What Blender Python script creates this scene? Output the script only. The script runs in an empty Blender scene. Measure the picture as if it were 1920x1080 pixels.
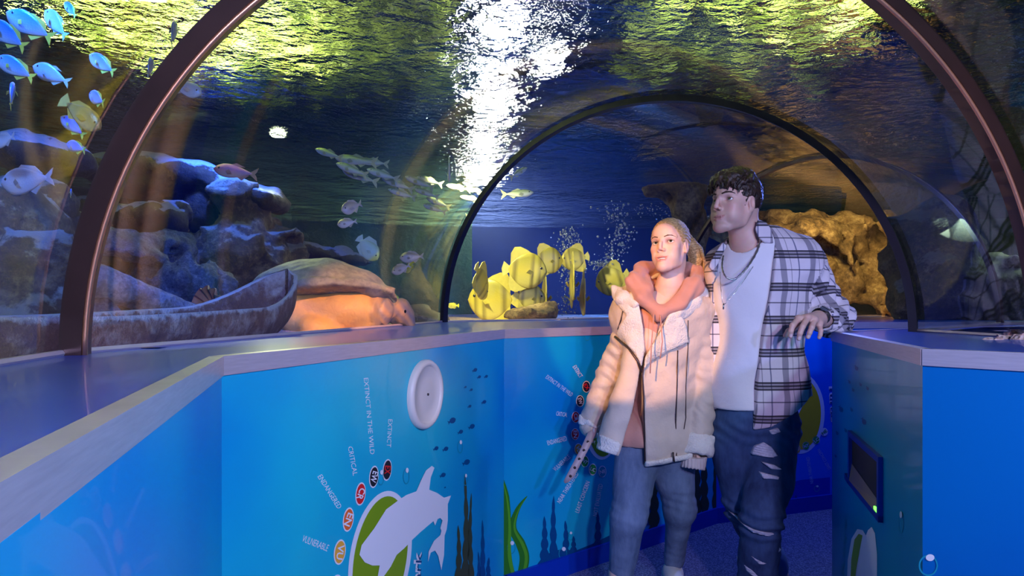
import bpy, bmesh, math, random
import numpy as np
from mathutils import Vector, Matrix, Euler
random.seed(7); np.random.seed(7)
SC = bpy.context.scene
COL = SC.collection
F_PX, YH, HC = 1209.0, 575.0, 1.2          # focal length in pixels, horizon row, eye height

# ------------------------------------------------------------------ camera, world, view
cam_d = bpy.data.cameras.new('camera'); cam = bpy.data.objects.new('camera', cam_d); COL.objects.link(cam)
cam_d.sensor_width = 36.0; cam_d.lens = F_PX/1920*36; cam_d.shift_y = (YH-540)/1920
cam_d.clip_start = 0.02; cam_d.clip_end = 100
cam.location = (0, 0, HC); cam.rotation_euler = (math.pi/2, 0, 0)
SC.camera = cam
SC.view_settings.view_transform = 'Standard'; SC.view_settings.look = 'None'
SC.view_settings.gamma = 1.0; SC.view_settings.exposure = 0.0
SC.view_settings.use_curve_mapping = False
w = bpy.data.worlds.new('world'); SC.world = w; w.use_nodes = True
w.node_tree.nodes['Background'].inputs[0].default_value = (0.05, 0.12, 0.35, 1)
w.node_tree.nodes['Background'].inputs[1].default_value = 0.25
SC.cycles.max_bounces = 16; SC.cycles.transparent_max_bounces = 24
SC.cycles.transmission_bounces = 12; SC.cycles.glossy_bounces = 6; SC.cycles.diffuse_bounces = 3
SC.cycles.caustics_reflective = False; SC.cycles.caustics_refractive = False
SC.cycles.sample_clamp_indirect = 3.0
SC.cycles.use_denoising = True

def P(px, py, Z):                            # photo pixel at depth Z (metres ahead of the camera) -> world point
    return Vector(((px-960)*Z/F_PX, Z, HC-(py-YH)*Z/F_PX))

def lamp(kind, name, loc, energy, color, target=None, size=0.2, spot=60, blend=0.3, size_y=None, spread=None):
    d = bpy.data.lights.new(name, kind); o = bpy.data.objects.new(name, d); COL.objects.link(o)
    d.energy = energy; d.color = color; o.location = loc
    if kind == 'AREA':
        d.size = size
        if size_y: d.shape = 'RECTANGLE'; d.size_y = size_y
        if spread: d.spread = math.radians(spread)
    else:
        d.shadow_soft_size = size
        if kind == 'SPOT': d.spot_size = math.radians(spot); d.spot_blend = blend
    if target is not None:
        o.rotation_euler = (Vector(target)-Vector(loc)).to_track_quat('-Z', 'Y').to_euler()
    return o
# ------------------------------------------------------------------ lights
SC.view_settings.exposure = 0.65
lamp('SPOT', 'warm_tank_spotlight', (-.75, .15, 2.28), 310, (1, .48, .19), P(1170, 578, 2.6), .02, 14.7, .12)
lamp('AREA', 'blue_tunnel_light', (1.9, -1.2, 1.9), 26, (.25, .32, 1), (1.2, 2.6, 1.2), .14)
lamp('AREA', 'violet_tunnel_fill', (.75, -1.0, 2.1), 34, (.70, .55, 1), (.9, 2.8, 1.0), .14)
lamp('AREA', 'near_wall_light', (1.2, -.3, 1.95), 16, (.45, .8, 1), (-.3, 1.4, .6), .14)
lamp('SPOT', 'added_rim_light', (.3, .5, 2.0), 26, (1, .5, .22), (1.45, 1.4, 1.75), .03, 38, .4)  # added lamp for the orange rim highlight on the near arch
lamp('SPOT', 'tank_fill_green', (-2.4, 4.4, 2.3), 60, (.75, 1, .35), (-2.2, 5.4, 1.2), .2, 120, .8)  # underwater tank lights are added, standing in for lamps over the water
lamp('SPOT', 'tank_fill_left_blue', (-1.35, 1.7, 2.3), 90, (.02, .12, 1), (-1.8, 2.75, 1.0), .05, 70, .5)
lamp('SPOT', 'tank_fill_ledge_blue', (-1.75, 3.9, 2.3), 60, (.03, .12, 1), (-2.0, 4.3, 1.6), .05, 100, .5)
lamp('SPOT', 'tank_fill_near_blue', (-1.2, .9, 2.3), 50, (.05, .2, 1), (-1.45, 1.9, 1.5), .05, 90, .5)
lamp('SPOT', 'turtle_warm_fill', (-.05, 2.2, 1.8), 75, (1, .42, .14), (-.72, 3.0, 1.13), .03, 30, .4)  # added lamp for the warm light bounced from the tunnel onto the belly
lamp('SPOT', 'tank_fill_shell', (-1.6, 4.4, 2.3), 36, (.9, .95, .6), (-1.0, 3.1, 1.2), .1, 60, .6)
lamp('SPOT', 'tank_fill_fish', (-.5, 4.5, 2.28), 130, (1, .92, .5), (.1, 5.2, 1.2), .1, 80, .6)
lamp('AREA', 'tank_fill_back_blue', (.9, 7.2, 2.25), 42, (.03, .2, 1), (.9, 8.2, 1.2), .9)
lamp('SPOT', 'tank_fill_rock', (3.0, 5.9, 2.28), 130, (1, .66, .25), (4.2, 7.4, 1.5), .15, 110, .7)
lamp('SPOT', 'tank_fill_right', (4.4, 5.0, 2.28), 60, (.75, 1, .7), (4.2, 4.6, 1.1), .2, 120, .8)  # added broad light that lifts the gravel on the right
lamp('POINT', 'floor_blue_light', (1.75, 3.45, 1.9), 34, (.12, .2, 1), None, .05)
lamp('AREA', 'leaf_uplight', (-2.4, 3.2, 2.5), 560, (1, .95, .7), (-2.4, 2.9, 4), 2.2, size_y=3.2)  # added uplight that brightens the undersides of the leaves
lamp('AREA', 'leaf_uplight_small', (1.7, 3.6, 2.5), 60, (1, 1, .75), (1.7, 3.6, 4), 1.2)  # second added uplight, for the leaves over the tunnel roof

# ------------------------------------------------------------------ small tools
def tag(o, label=None, cat=None, group=None, kind=None):
    if label: o['label'] = label
    if cat: o['category'] = cat
    if group: o['group'] = group
    if kind: o['kind'] = kind
    return o

def empty(name, loc=(0,0,0), rz=0, label=None, cat=None, group=None):
    o = bpy.data.objects.new(name, None); COL.objects.link(o); o.location = loc; o.rotation_euler = (0,0,rz)
    o.empty_display_size = .05
    return tag(o, label, cat, group)

def mesh_obj(name, verts, faces, mats, parent=None, smooth=True, world=False):
    me = bpy.data.meshes.new(name)
    me.from_pydata([tuple(v) for v in verts], [], [tuple(int(i) for i in f) for f in faces])
    if not isinstance(mats, (list, tuple)): mats = [mats]
    for m in mats: me.materials.append(m)
    if smooth: me.polygons.foreach_set('use_smooth', [True]*len(me.polygons))
    me.update()
    o = bpy.data.objects.new(name, me); COL.objects.link(o)
    if parent is not None:
        o.parent = parent
        if world:                              # verts were given in world space
            M = Matrix.LocRotScale(parent.location, parent.rotation_euler, None)
            q = parent.parent
            while q is not None:
                M = Matrix.LocRotScale(q.location, q.rotation_euler, None) @ M; q = q.parent
            me.transform(M.inverted())
    return o

def bm_obj(name, bm, mat, parent=None, smooth=False):
    me = bpy.data.meshes.new(name); bm.to_mesh(me); bm.free()
    for m in (mat if isinstance(mat, (list, tuple)) else [mat]): me.materials.append(m)
    if smooth: me.polygons.foreach_set('use_smooth', [True]*len(me.polygons))
    o = bpy.data.objects.new(name, me); COL.objects.link(o)
    if parent is not None: o.parent = parent
    return o

def prism(poly, z0, z1):
    n = len(poly); v = [(x, y, z0) for x, y in poly]+[(x, y, z1) for x, y in poly]
    f = [list(range(n))[::-1], list(range(n, 2*n))]+[[i, (i+1) % n, n+(i+1) % n, n+i] for i in range(n)]
    return v, f

def slab_between(a, b, t, z0, z1):            # vertical slab from a to b, thickness t to the left of a->b
    a = Vector(a); b = Vector(b); d = (b-a).normalized(); nrm = Vector((-d.y, d.x))*t
    return prism([a, b, b+nrm, a+nrm], z0, z1)

def tube_path(pts, r, n=8, closed=False, sq=None):
    pts = [Vector(p) for p in pts]; m = len(pts); V = []; Fc = []
    up = Vector((0,0,1)); prev = None
    rs = r if isinstance(r, (list, tuple)) else [r]*m
    for i, p in enumerate(pts):
        a = pts[(i-1) % m] if (closed or i > 0) else p; b = pts[(i+1) % m] if (closed or i < m-1) else p
        t = (b-a).normalized()
        if prev is None:
            u = t.cross(up)
            if u.length < 1e-3: u = t.cross(Vector((1,0,0)))
            u.normalize()
        else:
            u = prev-t*prev.dot(t); u.normalize()
        prev = u; v = t.cross(u)
        for k in range(n):
            an = 2*math.pi*k/n
            q = p+(u*math.cos(an)+v*math.sin(an))*rs[i]
            V.append(q)
    for i in range(m if closed else m-1):
        j = (i+1) % m
        for k in range(n): Fc.append([i*n+k, i*n+(k+1) % n, j*n+(k+1) % n, j*n+k])
    if not closed: Fc.append(list(range(n))[::-1]); Fc.append([(m-1)*n+k for k in range(n)])
    return V, Fc

# ------------------------------------------------------------------ materials
class NT:
    def __init__(s, name):
        s.m = bpy.data.materials.new(name); s.m.use_nodes = True; s.t = s.m.node_tree
        s.b = s.t.nodes['Principled BSDF']; s.out = s.t.nodes['Material Output']
    def n(s, typ, ins=None, **kw):
        x = s.t.nodes.new(typ)
        for k, v in kw.items(): setattr(x, k, v)
        for k, v in (ins or {}).items():
            if hasattr(v, 'is_output') or isinstance(v, bpy.types.NodeSocket): s.t.links.new(v, x.inputs[k])
            else: x.inputs[k].default_value = v
        return x
    def link(s, a, b): s.t.links.new(a, b)
    def set(s, **kw):
        for k, v in kw.items():
            k = k.replace('_', ' ')
            i = s.b.inputs[k]
            if isinstance(v, bpy.types.NodeSocket): s.link(v, i)
            elif isinstance(v, (tuple, list)) and len(v) == 3 and i.type == 'RGBA': i.default_value = (*v, 1)
            else: i.default_value = v
    def ramp(s, fac, stops, interp='LINEAR'):
        r = s.t.nodes.new('ShaderNodeValToRGB'); r.color_ramp.interpolation = interp
        e = r.color_ramp.elements
        while len(e) > 1: e.remove(e[-1])
        e[0].position = stops[0][0]; e[0].color = (*stops[0][1], 1)
        for p, c in stops[1:]:
            q = e.new(p); q.color = (*c, 1)
        s.link(fac, r.inputs[0]); return r.outputs[0]
    def noise(s, scale, detail=4, rough=.55, dist=0.0, vec=None, coord='Object'):
        if vec is None: vec = s.coord(coord)
        return s.n('ShaderNodeTexNoise', {'Vector': vec, 'Scale': scale, 'Detail': detail, 'Roughness': rough, 'Distortion': dist})
    def coord(s, which='Object'):
        if not hasattr(s, '_tc'): s._tc = s.t.nodes.new('ShaderNodeTexCoord')
        return s._tc.outputs[which]
    def bump(s, h, strength=.3, dist=.01, normal=None):
        i = {'Height': h, 'Strength': strength, 'Distance': dist}
        if normal is not None: i['Normal'] = normal
        b = s.n('ShaderNodeBump', i); return b.outputs[0]
    def mix(s, fac, a, b, blend='MIX'):
        x = s.t.nodes.new('ShaderNodeMix'); x.data_type = 'RGBA'; x.blend_type = blend
        for i, v in ((0, fac), (6, a), (7, b)):
            if isinstance(v, bpy.types.NodeSocket): s.link(v, x.inputs[i])
            elif isinstance(v, (tuple, list)): x.inputs[i].default_value = (*v, 1) if len(v) == 3 else v
            else: x.inputs[i].default_value = v
        return x.outputs[2]
    def math(s, op, a, b=0.0, clamp=False):
        x = s.t.nodes.new('ShaderNodeMath'); x.operation = op; x.use_clamp = clamp
        for i, v in ((0, a), (1, b)):
            if isinstance(v, bpy.types.NodeSocket): s.link(v, x.inputs[i])
            else: x.inputs[i].default_value = v
        return x.outputs[0]

def plain(name, col, rough=.5, metal=0.0, noise=0.0, nscale=20, bump=0.0, bscale=60, bdist=.004, sheen=0, spec=.5, coat=0.0, sss=0):
    t = NT(name)
    c = col
    if noise:
        n = t.noise(nscale, 5)
        c = t.mix(n.outputs[0], tuple(x*(1-noise) for x in col), tuple(min(1, x*(1+noise)) for x in col))
    t.set(Base_Color=c, Roughness=rough, Metallic=metal)
    t.b.inputs['Specular IOR Level'].default_value = spec
    if coat: t.b.inputs['Coat Weight'].default_value = coat
    if sheen: t.b.inputs['Sheen Weight'].default_value = sheen
    if sss: t.b.inputs['Subsurface Weight'].default_value = sss; t.b.inputs['Subsurface Radius'].default_value = (.01,.004,.002); t.b.inputs['Subsurface Scale'].default_value = 1.0
    if bump:
        b = t.noise(bscale, 6)
        t.set(Normal=t.bump(b.outputs[0], bump, bdist))
    return t.m

# ------------------------------------------------------------------ signed-distance sculpting
def _ax(M, pts):                               # world -> local of a 4x4
    Mi = np.array(M.inverted()) if isinstance(M, Matrix) else np.linalg.inv(M)
    return pts @ Mi[:3, :3].T.astype(np.float32)+Mi[:3, 3].astype(np.float32)
def s_ell(c, r, rot=None):
    c = np.array(c, np.float32); r = np.array(r, np.float32)
    R = None if rot is None else np.array(Euler([math.radians(a) for a in rot]).to_matrix(), np.float32)
    def f(p):
        q = p-c
        if R is not None: q = q @ R
        k0 = np.sqrt(((q/r)**2).sum(-1))+1e-6; k1 = np.sqrt(((q/(r*r))**2).sum(-1))+1e-6
        return k0*(k0-1)/k1
    return f
def s_cone(a, b, ra, rb, flat=None):           # round cone; flat=(axis vector, factor) squeezes the section
    a = np.array(a, np.float32); b = np.array(b, np.float32)
    if flat is not None: fa = np.array(flat[0], np.float32); fa = fa/np.linalg.norm(fa); fk = flat[1]
    def f(p):
        ba = b-a; q = p-a
        h = np.clip((q@ba)/(ba@ba+1e-9), 0, 1)
        d = q-h[..., None]*ba
        if flat is not None:
            t = (d@fa); d = d+(t*(fk-1))[..., None]*fa
        return np.sqrt((d*d).sum(-1))-(ra+(rb-ra)*h)
    return f
def s_chain(pts, rs, k=.01, flat=None):
    fs = [s_cone(pts[i], pts[i+1], rs[i], rs[i+1], flat) for i in range(len(pts)-1)]
    return s_union(fs, k)
def s_box(c, h, r=0.0, rot=None):
    c = np.array(c, np.float32); h = np.array(h, np.float32)-r
    R = None if rot is None else np.array(Euler([math.radians(a) for a in rot]).to_matrix(), np.float32)
    def f(p):
        q = p-c
        if R is not None: q = q @ R
        q = np.abs(q)-h
        return np.sqrt((np.maximum(q, 0)**2).sum(-1))+np.minimum(q.max(-1), 0)-r
    return f
def s_plane(c, n):                             # inside where (p-c).n < 0
    c = np.array(c, np.float32); n = np.array(n, np.float32); n = n/np.linalg.norm(n)
    return lambda p: (p-c)@n
def smin(a, b, k):
    if k <= 0: return np.minimum(a, b)
    h = np.maximum(k-np.abs(a-b), 0)/k
    return np.minimum(a, b)-h*h*k*.25
def s_union(fs, k=.01):
    def f(p):
        d = fs[0](p)
        for g in fs[1:]: d = smin(d, g(p), k)
        return d
    return f
def s_sub(f, g, k=.004): return lambda p: -smin(-f(p), g(p), k)
def s_int(f, g, k=.004): return lambda p: -smin(-f(p), -g(p), k)
def s_off(f, r): return lambda p: f(p)-r
def s_noise(f, amp, freq, seed=0, oct=2):
    rs = np.random.RandomState(seed); W = []
    for o in range(oct):
        for _ in range(7):
            d = rs.normal(size=3); d /= np.linalg.norm(d)
            W.append((d*freq*(1.9**o)*rs.uniform(.7, 1.4), rs.uniform(0, 6.28), .5**o))
    def g(p):
        n = 0
        for d, ph, a in W: n = n+a*np.sin(p@d.astype(np.float32)+ph+1.3*np.sin(p@(d[[1,2,0]]*.6).astype(np.float32)))
        return f(p)+amp*n/2.2
    return g
def s_warp(f, fn): return lambda p: f(fn(p))

def surf_net(f, lo, hi, h):
    lo = np.array(lo, float)-2*h; hi = np.array(hi, float)+2*h
    n = np.maximum(((hi-lo)/h).astype(int)+1, 4)
    ax = [np.float32(lo[i])+np.arange(n[i], dtype=np.float32)*np.float32(h) for i in range(3)]
    D = np.empty(n, np.float32)
    Y, Z = np.meshgrid(ax[1], ax[2], indexing='ij')
    step = max(1, int(400000/(n[1]*n[2])))
    for i in range(0, n[0], step):
        xs = ax[0][i:i+step]
        p = np.empty((len(xs), n[1], n[2], 3), np.float32)
        p[..., 0] = xs[:, None, None]; p[..., 1] = Y; p[..., 2] = Z
        D[i:i+step] = f(p.reshape(-1, 3)).reshape(len(xs), n[1], n[2])
    D[0] = D[-1] = 1; D[:, 0] = D[:, -1] = 1; D[:, :, 0] = D[:, :, -1] = 1
    S = D < 0
    cs = [(a, b, c) for a in (0, 1) for b in (0, 1) for c in (0, 1)]
    def sl(c): return tuple(slice(c[i], n[i]-1+c[i]) for i in range(3))
    cnt = sum(S[sl(c)].astype(np.int8) for c in cs)
    act = (cnt > 0) & (cnt < 8)
    idx = np.argwhere(act); ids = -np.ones(act.shape, np.int64); ids[act] = np.arange(len(idx))
    acc = np.zeros((len(idx), 3)); num = np.zeros(len(idx))
    for a in range(8):
        for b in range(a+1, 8):
            A, B = np.array(cs[a]), np.array(cs[b])
            if np.abs(A-B).sum() != 1: continue
            da = D[tuple((idx+A).T)]; db = D[tuple((idx+B).T)]
            m = (da < 0) != (db < 0)
            t = np.where(m, da/np.where(m, da-db, 1), 0)
            acc += np.where(m[:, None], A+(B-A)*t[:, None], 0); num += m
    V = lo+(idx+acc/num[:, None])*h
    Q = []
    for axn in range(3):
        u, v = (axn+1) % 3, (axn+2) % 3
        s0 = [slice(None)]*3; s1 = [slice(None)]*3
        s0[axn] = slice(0, n[axn]-1); s1[axn] = slice(1, n[axn])
        for q in (u, v):
            s0[q] = slice(1, n[q]-1); s1[q] = slice(1, n[q]-1)
        a = S[tuple(s0)]; b = S[tuple(s1)]
        for cond, flip in ((a & ~b, False), (~a & b, True)):
            e = np.argwhere(cond)
            e[:, u] += 1; e[:, v] += 1
            eu = e.copy(); eu[:, u] -= 1; ev = e.copy(); ev[:, v] -= 1; euv = eu.copy(); euv[:, v] -= 1
            q = np.stack([ids[tuple(x.T)] for x in (e, eu, euv, ev)], 1)
            Q.append(q[:, ::-1] if flip else q)
    return V, np.concatenate(Q)

def sdf_obj(name, f, lo, hi, h, mats, parent=None, world=True, smooth_it=1, matfn=None, colfn=None, uvfn=None, M=None):
    V, Q = surf_net(f, lo, hi, h)
    if len(V) == 0: print('EMPTY', name); V = np.zeros((3,3)); Q = np.array([[0,1,2,2]])
    for _ in range(smooth_it):                 # light laplacian smoothing
        s = np.zeros_like(V); c = np.zeros(len(V))
        for a in range(4):
            np.add.at(s, Q[:, a], V[Q[:, (a+1) % 4]]); np.add.at(c, Q[:, a], 1)
            np.add.at(s, Q[:, a], V[Q[:, (a-1) % 4]]); np.add.at(c, Q[:, a], 1)
        V = V*.5+.5*s/np.maximum(c, 1)[:, None]
    L = V.copy()
    if M is not None:
        Mn = np.array(M); V = V@Mn[:3, :3].T+Mn[:3, 3]
    me = bpy.data.meshes.new(name)
    me.vertices.add(len(V)); me.vertices.foreach_set('co', V.astype(np.float32).ravel())
    me.loops.add(len(Q)*4); me.loops.foreach_set('vertex_index', Q.astype(np.int32).ravel())
    me.polygons.add(len(Q)); me.polygons.foreach_set('loop_start', np.arange(0, len(Q)*4, 4, dtype=np.int32))
    me.polygons.foreach_set('loop_total', np.full(len(Q), 4, np.int32))
    me.polygons.foreach_set('use_smooth', np.ones(len(Q), bool))
    for m in (mats if isinstance(mats, (list, tuple)) else [mats]): me.materials.append(m)
    if matfn is not None: me.polygons.foreach_set('material_index', matfn(L[Q].mean(1)).astype(np.int32))
    if colfn is not None:
        a = me.attributes.new('tint', 'FLOAT_COLOR', 'POINT')
        c = np.ones((len(L), 4), np.float32); c[:, :3] = colfn(L); a.data.foreach_set('color', c.ravel())
    if uvfn is not None:
        a = me.attributes.new('cloth', 'FLOAT_VECTOR', 'POINT')
        a.data.foreach_set('vector', uvfn(L).astype(np.float32).ravel())
    me.update(calc_edges=True); me.validate()
    o = bpy.data.objects.new(name, me); COL.objects.link(o)
    if parent is not None:
        o.parent = parent
        if world:
            Mp = Matrix.LocRotScale(parent.location, parent.rotation_euler, None)
            q = parent.parent
            while q is not None:
                Mp = Matrix.LocRotScale(q.location, q.rotation_euler, None) @ Mp; q = q.parent
            me.transform(Mp.inverted())
    return o

# ------------------------------------------------------------------ setting: materials
def m_panel(name, c1, c2):
    t = NT(name); n = t.noise(.9, 2); n2 = t.noise(3.5, 2)
    f = t.math('ADD', t.math('MULTIPLY', n.outputs[0], .8), t.math('MULTIPLY', n2.outputs[0], .2))
    c = t.ramp(f, [(.36, c1), (.62, c2)])
    t.set(Base_Color=c, Roughness=.32); t.b.inputs['Coat Weight'].default_value = .25
    return t.m
M_PAN = m_panel('printed_blue_vinyl', (.0, .17, .66), (.0, .38, .68))
M_PAN2 = m_panel('printed_teal_vinyl', (.0, .25, .60), (.01, .50, .62))
M_PAN3 = m_panel('printed_deep_blue_vinyl', (.0, .07, .62), (.0, .14, .80))
M_PANR = m_panel('printed_ocean_vinyl', (.0, .20, .46), (.0, .36, .50))
M_TOP = plain('blue_laminate', (.01, .075, .50), .28, coat=.25)
M_STEEL = NT('brushed_aluminium')
_n = M_STEEL.noise(18, 4, vec=M_STEEL.n('ShaderNodeMapping', {'Vector': M_STEEL.coord(), 'Scale': (1, 1, 14)}).outputs[0])
M_STEEL.set(Base_Color=M_STEEL.mix(_n.outputs[0], (.42,.36,.40), (.66,.58,.62)), Metallic=.35, Roughness=.32); M_STEEL = M_STEEL.m
M_SKIRT = plain('blue_skirting_paint', (.0, .035, .42), .4)
t = NT('speckled_blue_carpet'); v = t.n('ShaderNodeTexVoronoi', {'Vector': t.coord(), 'Scale': 130.0}); n = t.noise(90, 3)
c = t.ramp(v.outputs['Distance'], [(.0, (.75,.80,.95)), (.24, (.20,.25,.42)), (.7, (.06,.08,.18))])
t.set(Base_Color=t.mix(t.math('MULTIPLY', n.outputs[0], .6), c, (.05,.065,.16)), Roughness=.9, Normal=t.bump(n.outputs[0], .6, .004)); M_CARPET = t.m
t = NT('dark_tank_wall'); n = t.noise(.55, 4); n2 = t.noise(4, 6, .7)
c = t.ramp(n.outputs[0], [(.3, (.004,.012,.05)), (.5, (.016,.06,.035)), (.68, (.05,.055,.02))])
t.set(Base_Color=c, Roughness=.8, Normal=t.bump(n2.outputs[0], .6, .08)); M_TANK = t.m  # blue-green water haze painted into the wall colour
M_TANKB = plain('blue_haze_paint', (.003, .02, .12), .7, noise=.4, nscale=2)  # blue of the hazy water put into the wall colour
M_TANKG = plain('grey_green_haze_paint', (.10, .13, .10), .8, noise=.35, nscale=1.2)  # grey-green water haze put into the wall colour
t = NT('pink_coral_gravel'); v = t.n('ShaderNodeTexVoronoi', {'Vector': t.coord(), 'Scale': 90.0})
c = t.ramp(t.n('ShaderNodeSeparateColor', {'Color': v.outputs['Color']}).outputs[0], [(0, (.55,.33,.26)), (.5, (.75,.55,.45)), (1, (.45,.36,.33))])
t.set(Base_Color=c, Roughness=.9, Normal=t.bump(v.outputs['Distance'], .8, .01)); M_SAND = t.m
# clear acrylic: mirror-like at a glancing look, clear straight on, faint wipe marks
t = NT('clear_acrylic')
fr = t.n('ShaderNodeLayerWeight', {'Blend': .5})
sch = t.math('ADD', t.math('MULTIPLY', t.math('POWER', fr.outputs['Facing'], 4.0), .75), .085)
n = t.noise(5, 3, vec=t.n('ShaderNodeMapping', {'Vector': t.coord(), 'Scale': (1, 1, .6)}).outputs[0])
tr = t.n('ShaderNodeBsdfTransparent', {'Color': (.93, .98, .97, 1)})
gl = t.n('ShaderNodeBsdfGlossy', {'Color': (1, 1, 1, 1), 'Roughness': .035})
mx = t.n('ShaderNodeMixShader', {0: sch}); t.link(tr.outputs[0], mx.inputs[1]); t.link(gl.outputs[0], mx.inputs[2])
t.link(mx.outputs[0], t.out.inputs[0]); M_ACR = t.m
M_RUB = plain('dark_bronze_seal', (.045, .022, .018), .35, metal=.3, noise=.5, nscale=9, coat=.3)
M_RUBK = plain('black_rubber_seal', (.008, .008, .02), .4)
# rippled water, looked at from below
t = NT('rippled_water')
mp = t.n('ShaderNodeMapping', {'Vector': t.coord(), 'Scale': (1.0, 1.15, 1.0), 'Rotation': (0, 0, -.55)})
n1 = t.noise(3.4, 2, .5, .6, vec=mp.outputs[0]); n2 = t.noise(14, 3, .55, .5, vec=mp.outputs[0])
n3 = t.noise(34, 2, .5, .3, vec=mp.outputs[0])
h = t.math('ADD', t.math('ADD', t.math('MULTIPLY', n1.outputs[0], .85), t.math('MULTIPLY', n2.outputs[0], .34)), t.math('MULTIPLY', n3.outputs[0], .11))
gls = t.n('ShaderNodeBsdfGlass', {'Color': (.95, 1, .97, 1), 'Roughness': .0, 'IOR': 1.035, 'Normal': t.bump(h, 1.0, .135)})
t.link(gls.outputs[0], t.out.inputs[0]); M_WATER = t.m

# ------------------------------------------------------------------ setting: plan of the tunnel
R_A, RISE, Z_B, Z_C = 1.26, 1.138, 1.103, 1.103     # arch half-width, rise, springing height, counter height
ARCH = [(1.72, -3.3, -.232), (.73, -.09, -.232), (.328, 1.589, -.232), (.570, 3.271, .649), (2.04, 4.56, 1.10), (3.9, 5.1, 1.35)]
def arch_pt(i, t, dr=0.0):
    cx, cy, th = ARCH[i]; r = R_A+dr; rz = RISE+dr
    return Vector((cx-math.cos(t)*math.cos(th)*r, cy+math.cos(t)*math.sin(th)*r, Z_B+rz*math.sin(t)))
def base_l(i, d=0.0):
    cx, cy, th = ARCH[i]; return Vector((cx-math.cos(th)*(R_A+d), cy+math.sin(th)*(R_A+d)))
def base_r(i, d=0.0):
    cx, cy, th = ARCH[i]; return Vector((cx+math.cos(th)*(R_A+d), cy-math.sin(th)*(R_A+d)))
LEFT = [Vector(p) for p in ((.42,-1.85), (-.282,.355), (-.556,1.235), (-.033,2.68), (1.13,3.58), (1.95,3.86), (3.6,4.15))]
RIGHT = [Vector(p) for p in ((2.3,.02), (.922,1.448), (1.239,2.496), (2.085,3.03), (3.4,3.3))]

def structure(name, vf, mat, smooth=False):
    o = mesh_obj(name, vf[0], vf[1], mat, smooth=smooth); o['kind'] = 'structure'; return o
structure('floor', prism([(-4,-3.5), (7,-3.5), (7,7), (-4,7)], -.05, 0), M_CARPET)
# panels under the counters
PANELS = {}
def panel(key, name, a, b, mat):
    PANELS[key] = (structure(name, slab_between(a, b, .03, 0, Z_C-.03), mat), a, b)
    return PANELS[key][0]
panel('L0', 'wall_near_left', LEFT[0], LEFT[2], M_PAN)
panel('L1', 'wall_left', LEFT[2], LEFT[3], M_PAN2)
panel('L2', 'wall_back_left', LEFT[3], LEFT[4], M_PAN2)
panel('L3', 'wall_back', LEFT[4], LEFT[5], M_PAN3)
panel('L4', 'wall_far_back', LEFT[5], LEFT[6], M_PAN3)
panel('R0', 'wall_near_right', RIGHT[1], RIGHT[0], m_panel('printed_navy_vinyl', (.0,.08,.38), (.0,.14,.44)))
panel('R1', 'wall_right', RIGHT[2], RIGHT[1], M_PANR)
panel('R2', 'wall_far_right', RIGHT[3], RIGHT[2], M_PAN3)
panel('R3', 'wall_back_right', RIGHT[4], RIGHT[3], M_PAN3)
for i, (a, b) in enumerate(zip(LEFT[:-1], LEFT[1:])):
    structure('baseboard_left' if i < 3 else 'baseboard_back', slab_between(b, a, .015, 0, .085), M_SKIRT)
for i, (a, b) in enumerate(zip(RIGHT[:-1], RIGHT[1:])):
    structure('baseboard_right', slab_between(a, b, .015, 0, .085), M_SKIRT)
# counter tops
lo = [base_l(i, .04) for i in range(1, 6)]
lc = [(.98,-1.95)]+[tuple(p) for p in [Vector((-.03,-1.9))]]+[tuple(p) for p in lo]+[tuple(p) for p in reversed(LEFT)]
lc = [tuple(base_l(0, .04))]+[tuple(p) for p in lo]+[tuple(p) for p in reversed(LEFT)]
o = mesh_obj('worktop', *prism(lc[::-1], Z_C-.03, Z_C), M_TOP, smooth=False)
tag(o, 'glossy blue worktop following the left and back side of the tunnel', 'worktop'); W_L = o
rc = [tuple(base_r(1, .04)), tuple(base_r(2, .04)), tuple(base_r(3, .04)), tuple(base_r(4, .04)), tuple(base_r(5, .04))]+[tuple(p) for p in reversed(RIGHT)]
o = mesh_obj('worktop', *prism(rc, Z_C-.03, Z_C), M_TOP, smooth=False)
tag(o, 'glossy blue worktop on the right wall with the square coin slot', 'worktop'); W_R = o
# metal edging strips: face and top return, one per straight run
def edging(a, b, side, parent):
    a = Vector(a); b = Vector(b); d = (b-a).normalized(); nn = Vector((-d.y, d.x))*side
    prof = [(-.004, -.036), (-.004, .0015), (.022, .0015), (.022, -.0), (.0, 0), (0, -.036)]
    V = []; 
    for p in (a, b):
        for u, z in prof: V.append((*(p+nn*u), Z_C+z+.001))
    n = len(prof); Fc = [[i, (i+1) % n, n+(i+1) % n, n+i] for i in range(n)]+[list(range(n)), [n+i for i in range(n)][::-1]]
    return mesh_obj('metal_edging', V, Fc, M_STEEL, parent=parent, smooth=False)
for a, b in zip(LEFT[:-1], LEFT[1:]): edging(a, b, 1, W_L)
for a, b in zip(RIGHT[:-1], RIGHT[1:]): edging(a, b, -1, W_R)
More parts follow.
